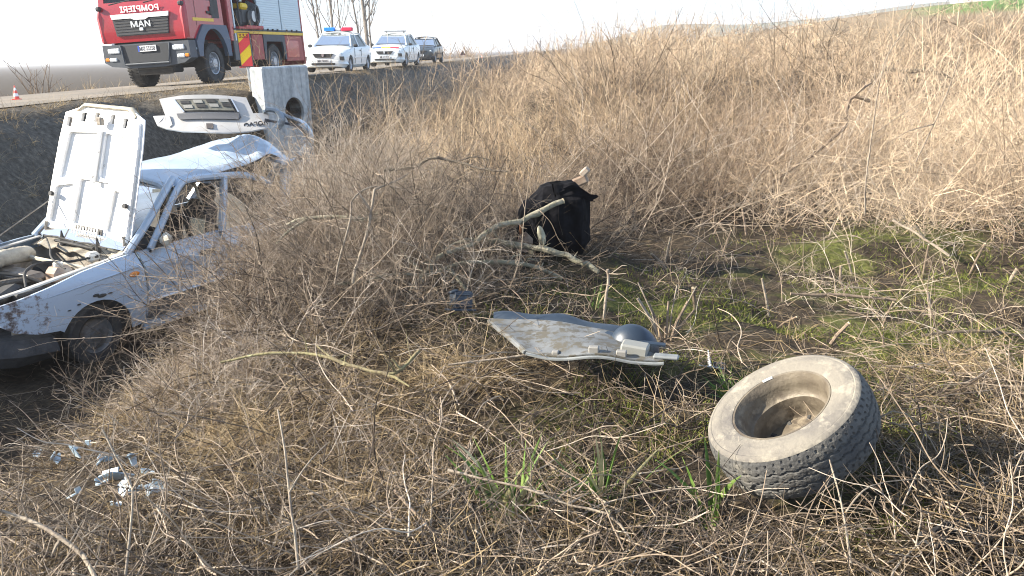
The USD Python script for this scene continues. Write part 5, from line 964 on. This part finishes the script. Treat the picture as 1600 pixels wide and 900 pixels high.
def in_view(N, d0, d1, spread=.72, power=1.0):
    """Random ground points, denser near the camera."""
    y = (d0 ** -power + rv.random(N) * (d1 ** -power - d0 ** -power)) ** (-1 / power); x = rv.uniform(-spread, spread, N) * (y + .6)
    return x, y
def on(x, y, dz=0.0): return np.stack([x, y, ground(x, y) + dz], 1)
def sof(x, y): return x * EL[0] + y * EL[1]
def clear(x, y, what):
    k = np.ones(len(x), bool)
    for cx, cy, r in what: k &= (x - cx) ** 2 + (y - cy) ** 2 > r * r
    return k
LIT = [(-2.05, 3.4, .28), (-1.75, 3.1, .3), (-1.5, 2.85, .25), (-1.8, 2.8, .25)]
TUFTS = [(-.02, 2.55, .10), (.30, 2.6, .10), (.66, 2.55, .09), (.97, 3.42, .1)]
KEEP = [(.93, 2.85, .36), (.30, 3.78, .30), (.55, 3.62, .25), (1.36, 2.3, .14), (-.285, 4.5, .12)]
def in_wreck(P, grow_=0.0):
    q = np.linalg.inv(WM); l = P @ q[:3, :3].T + q[:3, 3]
    return (l[:, 0] > -3.4 - grow_) & (l[:, 0] < 1.0 + grow_) & (np.abs(l[:, 1]) < .86 + grow_) & (l[:, 2] < 1.7)
twig_m = strand_mat('twig_bark', [(0, (.028, .02, .014)), (.25, (.095, .069, .048)), (.6, (.275, .21, .148)), (.85, (.42, .34, .255)), (1, (.55, .48, .40))], .7, .0)
straw_m = strand_mat('dry_straw', [(0, (.03, .021, .012)), (.3, (.13, .09, .047)), (.6, (.34, .25, .135)), (1, (.54, .425, .26))], .6, .3)
moss_m = strand_mat('moss_green', [(0, (.03, .045, .01)), (.5, (.13, .155, .026)), (1, (.30, .31, .07))], .7, .3)
stem_m = strand_mat('weed_stem', [(0, (.14, .092, .062)), (.4, (.33, .23, .14)), (.75, (.48, .36, .225)), (1, (.60, .475, .31))], .7, .2)

def blob(n, cx, cy, rx, ry, rot=0):
    r, a = np.sqrt(rv.random(n)), rv.uniform(0, 2 * np.pi, n); u, v = rx * r * np.cos(a), ry * r * np.sin(a); c, s = math.cos(rot), math.sin(rot)
    return cx + c * u - s * v, cy + s * u + c * v
# 1. low litter: straw and broken stalks, everywhere near the camera
S1 = Strands()
x, y = in_view(39000, 1.7, 7.5, .78, 1.3); mo = moss_at(x, y); k = clear(x, y, KEEP[:1]) & (rv.random(len(x)) > .68 * mo) & (clear(x, y, LIT + TUFTS) | (rv.random(len(x)) < .35)); x, y = x[k], y[k]
N = len(x); d = rv.normal(size=(N, 3)); d[:, 2] = np.abs(d[:, 2]) * .35
h = rv.random(N) ** 2 * .16
P, W = grow(on(x, y, h), d, rv.uniform(.06, .26, N), 3, .26, .05, rv.uniform(.0018, .0042, N), .5)
b_ = P[:, 0]; S1.add(P, W, rv.beta(1.6, 2.2, N) * .62 + .8 * (meshkit.fbm(b_ * [1.6, 1.6, 0], 3, 60) - .56) + (h / .16 - .5) * .5)
# tufts of dead grass
def tufts(S, x, y, n, L, wid, lean=.5, grav=.16, tone=(.3, 1.0), K=5):
    c = on(x, y, -.02); i = np.repeat(np.arange(len(x)), n); b = c[i] + rv.normal(size=(len(i), 3)) * [.05, .05, .01]
    ln = rv.normal(size=(len(x), 3))[i] * lean * .5; d = rv.normal(size=(len(i), 3)) * lean + ln; d[:, 2] = 1
    P, W = grow(b, d, np.broadcast_to(L, (len(x),))[i] * rv.uniform(.5, 1.15, len(i)), K, .13, grav, wid * rv.uniform(.6, 1.2, len(i)), .35)
    k = ~in_wreck(P[:, 2], .02); t0 = rv.uniform(*tone, len(x))[i] + rv.normal(size=len(i)) * .12
    S.add(P[k], W[k], t0[k])
x, y = in_view(620, 1.9, 8.5, .75, 1.2); k = clear(x, y, KEEP + LIT) & (rv.random(len(x)) > .8 * moss_at(x, y)); tufts(S1, x[k], y[k], 18, rv.uniform(.12, .32, k.sum()), .004, .8, .26)
# golden bank below the car
x = rv.uniform(-3.3, -.4, 420); y = rv.uniform(2.6, 7.0, 420); s_ = sof(x, y); k = (s_ > -3.3) & (s_ < -1.0) & clear(x, y, LIT); tufts(S1, x[k], y[k], 24, rv.uniform(.2, .42, k.sum()), .0045, .75, .2, (.45, 1))
for cx, cy in ((-1.3, 3.9), (-.55, 3.7), (-.27, 3.95), (-1.2, 3.25), (-.4, 3.2), (-1.9, 4.1), (-.8, 3.0), (-.95, 4.5), (2.2, 3.9), (2.6, 3.3), (.9, 2.15), (-2.3, 4.9), (1.9, 2.7)):
    x, y = blob(14, cx, cy, .26, .22); k = clear(x, y, KEEP + LIT + TUFTS); tufts(S1, x[k], y[k], 46, rv.uniform(.2, .38, k.sum()), .0036, .8, .30, (.5, 1.05))
tag(S1.ribbons('/World/dry_grass', straw_m), 'dry straw-coloured grass and stalk litter over the near ground', 'grass', kind='stuff')

# 2. thorny twigs
S2 = Strands()
def by_seat(q): return ((q[:, 0] - .33) ** 2 / .40 ** 2 + (q[:, 1] - 5.8) ** 2 / .62 ** 2 < 1) & (q[:, 2] > .20)
def shrub(S, x, y, stems, h, w0=.006, lean=.7, grav=.03, m1=6, m2=3, tone=(.3, .9), K=6, keep_out=True, l1=.34, l2=.16, updir=1.0, base=None):
    c = on(x, y, -.03); i = np.repeat(np.arange(len(x)), stems); b = c[i] + rv.normal(size=(len(i), 3)) * [.12, .12, .01]
    d = rv.normal(size=(len(i), 3)) * lean; d[:, 2] = updir * rv.uniform(.4, 1.0, len(i))
    P, W = grow(b, d, np.broadcast_to(h, (len(x),))[i] * rv.uniform(.5, 1.2, len(i)), K, .16, grav, w0 * rv.uniform(.55, 1.3, len(i)), .35)
    t = (rv.uniform(*tone, len(x)) if base is None else base)[i] + rv.normal(size=len(i)) * .1
    sets = [(P, W, t)]
    P1, W1, j = kids(P, W, m1, .2, 1, l1, (35, 80), 4, .18, .01, .6); sets.append((P1, W1, t[j] + .05))
    if m2:
        P2, W2, j2 = kids(P1, W1, m2, .15, 1, l2, (40, 85), 2, .1, 0, .65); sets.append((P2, W2, t[j][j2] + .1))
    for p, w, tt in sets:
        k = ~in_wreck(p[:, p.shape[1] // 2], .0) & ~in_wreck(p[:, -1], .0) & ~(by_seat(p[:, -1]) | by_seat(p[:, p.shape[1] // 2]))
        S.add(p[k], w[k], tt[k])
# low twigs over the front
x, y = in_view(420, 1.9, 6.5, .76, 1.1); k = clear(x, y, KEEP + LIT + TUFTS) & (rv.random(len(x)) > .9 * moss_at(x, y)); x, y = x[k], y[k]
shrub(S2, x, y, 5, rv.uniform(.25, .6, len(x)) * np.where((x < -1.5) & (y > 3.6), .55, 1), .0045, 1.3, .07, 5, 3, (.1, .95), updir=.6)
# cut twigs lying about
x, y = in_view(8500, 1.7, 8, .76, 1.1); k = clear(x, y, KEEP[:1]) & (rv.random(len(x)) > .85 * moss_at(x, y)) & (clear(x, y, LIT) | (rv.random(len(x)) < .45)); x, y = x[k], y[k]; N = len(x)
d = rv.normal(size=(N, 3)); d[:, 2] *= .22; P, W = grow(on(x, y, rv.random(N) * .18), d, rv.uniform(.15, .6, N), 6, .2, .01, rv.uniform(.002, .0062, N), .5)
S2.add(P, W, rv.beta(1.0, 1.5, N)); P1, W1, j = kids(P, W, 2, .2, 1, .16, (35, 80), 3, .1); S2.add(P1, W1, rv.uniform(.05, .9, len(P1)))
# the heap in the middle, between the camera and the car
HEAP = dict(updir=1.5)
x, y = blob(230, -1.0, 5.75, .95, 1.1); shrub(S2, x, y, 5, rv.uniform(.7, 1.2, len(x)), .0075, .85, .04, 9, 4, (.0, .8), **HEAP)
x, y = blob(120, -.2, 6.2, .8, .8); shrub(S2, x, y, 5, rv.uniform(.5, .95, len(x)), .007, .95, .04, 7, 4, (.0, .65), **HEAP)
x, y = blob(95, -1.45, 7.1, .45, 1.2); shrub(S2, x, y, 6, rv.uniform(.9, 1.45, len(x)), .008, .5, .02, 8, 4, (.35, 1.0), **HEAP)
x, y = blob(45, -1.8, 9.4, .5, 1.4); shrub(S2, x, y, 6, rv.uniform(.9, 1.4, len(x)), .008, .5, .02, 7, 3, (.4, 1), **HEAP)
x, y = blob(60, -1.6, 4.5, .5, .8); shrub(S2, x, y, 5, rv.uniform(.3, .55, len(x)), .006, .9, .05, 7, 4, (.35, 1.0))
tag(S2.build('/World/thorny_twigs', twig_m), 'tangle of bare grey thorny twigs heaped between the camera and the wrecked car', 'brushwood', kind='stuff')

# 3. arching bramble canes on the right and behind
S3 = Strands()
def canes(S, x, y, n, L, w0, side_m=7, tone=(.45, 1.0), lean=(.8, .25, .9), grav=.10):
    c = on(x, y, -.03); i = np.repeat(np.arange(len(x)), n); b = c[i] + rv.normal(size=(len(i), 3)) * [.2, .2, .01]
    d = rv.normal(size=(len(i), 3)) * .5 + np.array(lean) * rv.uniform(.4, 1.2, (len(i), 1)); d[:, 2] = np.abs(d[:, 2]) + .25
    P, W = grow(b, d, L * rv.uniform(.5, 1.15, len(i)), 8, .11, grav, w0 * rv.uniform(.6, 1.3, len(i)), .35)
    t = rv.uniform(*tone, len(i)); S.add(P, W, t)
    P1, W1, j = kids(P, W, side_m, .15, 1, .32, (25, 70), 4, .18, .02, .55); S.add(P1, W1, t[j])
    P2, W2, j2 = kids(P1, W1, 2, .2, 1, .15, (35, 80), 2, .1, 0, .65); S.add(P2, W2, t[j][j2])
x, y = blob(90, 2.2, 9.4, 2.0, 1.9); canes(S3, x, y, 4, 1.5, .008)
x, y = blob(70, 5.3, 9.5, 2.4, 2.0); canes(S3, x, y, 4, 1.3, .008, lean=(.3, -.1, .8))
x, y = blob(60, 4.3, 6.9, 1.3, 1.0); canes(S3, x, y, 3, .8, .006, 6, lean=(-.5, -.2, .5), grav=.16)
x, y = blob(34, 2.2, 5.6, 1.3, .9); canes(S3, x, y, 2, .7, .0045, 6, lean=(-.4, -.2, .35), grav=.2)
x, y = blob(26, 3.0, 4.0, .9, .9); canes(S3, x, y, 3, .65, .005, 6, lean=(-.5, -.1, .5), grav=.18)
x, y = blob(60, .6, 8.0, 1.0, .8); canes(S3, x, y, 4, .9, .007, 7, (.25, .8), lean=(.3, 0, .6))
tag(S3.build('/World/bramble_canes', twig_m), 'pale arching bramble canes spreading over the right of the clearing', 'brambles', kind='stuff')

# 4. tall dry weeds behind the heap, up to the bank
S4 = Strands()
def weeds(S, x, y, n, h, w0, m=7, tone=(.35, 1.0), l=.2):
    c = on(x, y, -.03); i = np.repeat(np.arange(len(x)), n); b = c[i] + rv.normal(size=(len(i), 3)) * [.14, .14, .01]
    d = rv.normal(size=(len(i), 3)) * .38; d[:, 2] = 1; hh = np.broadcast_to(h, (len(x),))[i] * rv.uniform(.55, 1.15, len(i))
    P, W = grow(b, d, hh, 5, .16, .0, w0 * rv.uniform(.6, 1.2, len(i)), .5); k = ~in_wreck(P[:, 2], .05) & ~in_wreck(P[:, -1], .05); P, W = P[k], W[k]
    t = (rv.uniform(*tone, len(x))[i] + rv.normal(size=len(i)) * .1)[k]; S.add(P, W, t)
    P1, W1, j = kids(P, W, m, .3, 1, l, (25, 70), 3, .2, -.02, .6); S.add(P1, W1, t[j] + .08)
x = rv.uniform(-4.8, 3.5, 380); y = rv.uniform(8.2, 15.5, 380); s_ = sof(x, y); hid = (x < -1.9 - .03 * (y - 8)) & (y < 10.8)
k = (s_ > -5.4) & ~hid & ((x < .2 + .25 * (y - 8)) | (y > 11)); x, y = x[k], y[k]
weeds(S4, x, y, 5, rv.uniform(.6, 1.2, len(x)), .0075, 7, l=.3)
x = rv.uniform(-4.7, -2.2, 170); y = rv.uniform(11.6, 15.0, 170); k = x > -4.3 + .25 * (15 - y); weeds(S4, x[k], y[k], 6, rv.uniform(.9, 1.5, k.sum()), .009, 7, (.45, 1))
tag(S4.ribbons('/World/dry_weeds', stem_m), 'tall dry tan weed stems filling the middle ground up to the road bank', 'weeds', kind='stuff')

# 5. scrub further off (flat slips of stem)
S5 = Strands()
LEAN = .32
def far_scrub(n, d0, d1, a0, a1, h, w, cond=None, m=6, tone=(.25, 1.0), hs=1.0):
    dd = np.sqrt(rv.uniform(d0 ** 2, d1 ** 2, n)) if d1 < 40 else d0 * (d1 / d0) ** rv.random(n); az = np.radians(rv.uniform(a0, a1, n)); x, y = dd * np.sin(az), dd * np.cos(az)
    k = (sof(x, y) > -6.6) | ((sof(x, y) < -16.5) & (dd > 60))
    if cond is not None: k &= cond(x, y)
    x, y = x[k], y[k]; N = len(x); cl = meshkit.fbm(np.stack([x * .35, y * .35, 0 * x], 1), 3, 31)
    H = h * rv.uniform(.5, 1.1, N) * (.25 + 1.35 * smooth01(.36, .64, cl)); d = rv.normal(size=(N, 3)) * LEAN; d[:, 2] = 1
    P, W = grow(on(x, y, -.05), d, H, 4, .16, .02, w * rv.uniform(.6, 1.2, N), .45); t = np.clip(rv.uniform(*tone, N) * .6 + .4 * meshkit.noise(np.stack([x * .5, y * .5, 0 * x], 1), 77), 0, 1); S5.add(P, W, t)
    P1, W1, j = kids(P, W, m, .2, 1, .34, (25, 70), 3, .16, 0, .6); S5.add(P1, W1, t[j] + .06)
LEAN = .5
far_scrub(900, 10.5, 20, -16, 20, 1.0, .011, lambda x, y: ~((x < -1.2) & (y < 15)), 7)
far_scrub(900, 18, 36, -13, 38, 1.2, .018, None, 6)
far_scrub(1300, 34, 75, -9, 38, 1.6, .035, None, 6)
far_scrub(700, 70, 120, -4, 12, 2.2, .08, None, 6)
far_scrub(700, 115, 170, -7, 1, 3.2, .12, None, 6, (.1, .7))
tag(S5.ribbons('/World/far_scrub', stem_m), 'far pinkish-tan bare scrub rising to the horizon on the right', 'scrub', kind='stuff')
S5 = Strands()
thick_m = strand_mat('thicket_bark', [(0, (.05, .034, .024)), (.3, (.20, .14, .088)), (.65, (.41, .30, .20)), (1, (.62, .49, .345))], .7, .1)
def bushes(n, d0, d1, a0, a1, h0, h1, w, cond=None, stems=9, m1=9, m2=2):
    dd = np.sqrt(rv.uniform(d0 ** 2, d1 ** 2, n)); az = np.radians(rv.uniform(a0, a1, n)); x, y = dd * np.sin(az), dd * np.cos(az); k = sof(x, y) > -5.6
    if cond is not None: k &= cond(x, y)
    q = np.stack([x, y, 0 * x], 1); gap = meshkit.fbm(q * .30, 3, 41); k &= gap > .43; x, y, q, gap = x[k], y[k], q[k], gap[k]; k = np.ones(len(x), bool)
    tb = np.clip(.48 + 3.2 * (meshkit.fbm(q * .33, 2, 88) - .5) + rv.normal(size=len(x)) * .14, .02, 1); h0, h1 = h0 * (.55 + .9 * smooth01(.40, .60, gap)), h1 * (.55 + .9 * smooth01(.40, .60, gap))
    shrub(S5, x[k], y[k], stems, rv.uniform(h0, h1), w, .75, .035, m1, m2, (.05, .95), 5, l1=.42, l2=.2, updir=1.25, base=tb)
bushes(150, 7.6, 10.5, 4, 36, .6, 1.2, .007, lambda x, y: x > .9)
bushes(320, 9.5, 17, -9, 36, .8, 1.5, .010, lambda x, y: ~((x < -.4) & (y < 11)))
bushes(330, 16, 30, -11, 37, 1.1, 1.9, .016, None, 8, 8, 2)
bushes(270, 28, 60, -8, 37, 1.3, 2.3, .030, None, 7, 7, 2)
bushes(170, 58, 120, -4, 38, 1.5, 2.5, .06, None, 6, 6, 1)
tag(S5.ribbons('/World/far_thicket', thick_m), 'grey-brown rounded thorn thickets between the tan scrub', 'thicket', kind='stuff')

# 6. moss and young grass in the clearing
S6 = Strands()
x, y = in_view(110000, 2.4, 8.5, .75, 1.0); pr = moss_at(x, y) * (smooth01(.38, .54, meshkit.fbm(np.stack([x * 2.2, y * 2.2, 0 * x], 1), 3, 15))); k = (rv.random(len(x)) < pr) & clear(x, y, KEEP[:1]); x, y = x[k], y[k]; N = len(x)
d = rv.normal(size=(N, 3)) * .7; d[:, 2] = 1; P, W = grow(on(x, y), d, rv.uniform(.02, .07, N), 3, .2, .12, .0055, .4); S6.add(P, W, rv.beta(2, 2, N))
tag(S6.ribbons('/World/moss', moss_m), 'low green moss and sprouting grass in the cleared patch on the right', 'moss', kind='stuff')

# 7. weeds and litter on the embankment
S7 = Strands()
t_ = rv.uniform(3, 34, 1500); s__ = rv.uniform(-8.2, -5.2, 1500); x = s__ * EL[0] + t_ * EA[0]; y = s__ * EL[1] + t_ * EA[1]
tufts(S7, x, y, 11, rv.uniform(.08, .36, len(x)), .005, .8, .2, (.2, .95), 4)
t_ = rv.uniform(6, 60, 900); s__ = rv.uniform(-8.35, -7.7, 900); x = s__ * EL[0] + t_ * EA[0]; y = s__ * EL[1] + t_ * EA[1]; tufts(S7, x, y, 9, rv.uniform(.05, .16, len(x)), .007, .7, .2, (.1, .8), 3)
t_ = rv.uniform(6, 90, 1700); s__ = -15.2 - rv.random(1700) ** 2 * 6; x = s__ * EL[0] + t_ * EA[0]; y = s__ * EL[1] + t_ * EA[1]; tufts(S7, x, y, 8, rv.uniform(.2, .6, len(x)), .014, .4, .05, (.3, .9), 3)
tag(S7.ribbons('/World/bank_weeds', straw_m), 'sparse withered weeds on the dark bank and along both road verges', 'weeds', kind='stuff')
print('strands', S1.count(), S2.count(), S3.count(), S4.count(), S5.count(), S6.count(), S7.count())
# ------------------------------------------------------------------ hazy air
air = usdkit.material(stage, '/World/Looks/hazy_air', {'v': ('principled_volume', {'color': (.93, .95, 1.0), 'density': .0007, 'anisotropy': .2})}, [], volume='v.volume')
tag(usdkit.mesh(stage, '/World/haze', box((0, 1150, 16), (3600, 2900, 50)), air), 'thin bright haze in the air over the road and scrub', 'haze', kind='stuff')
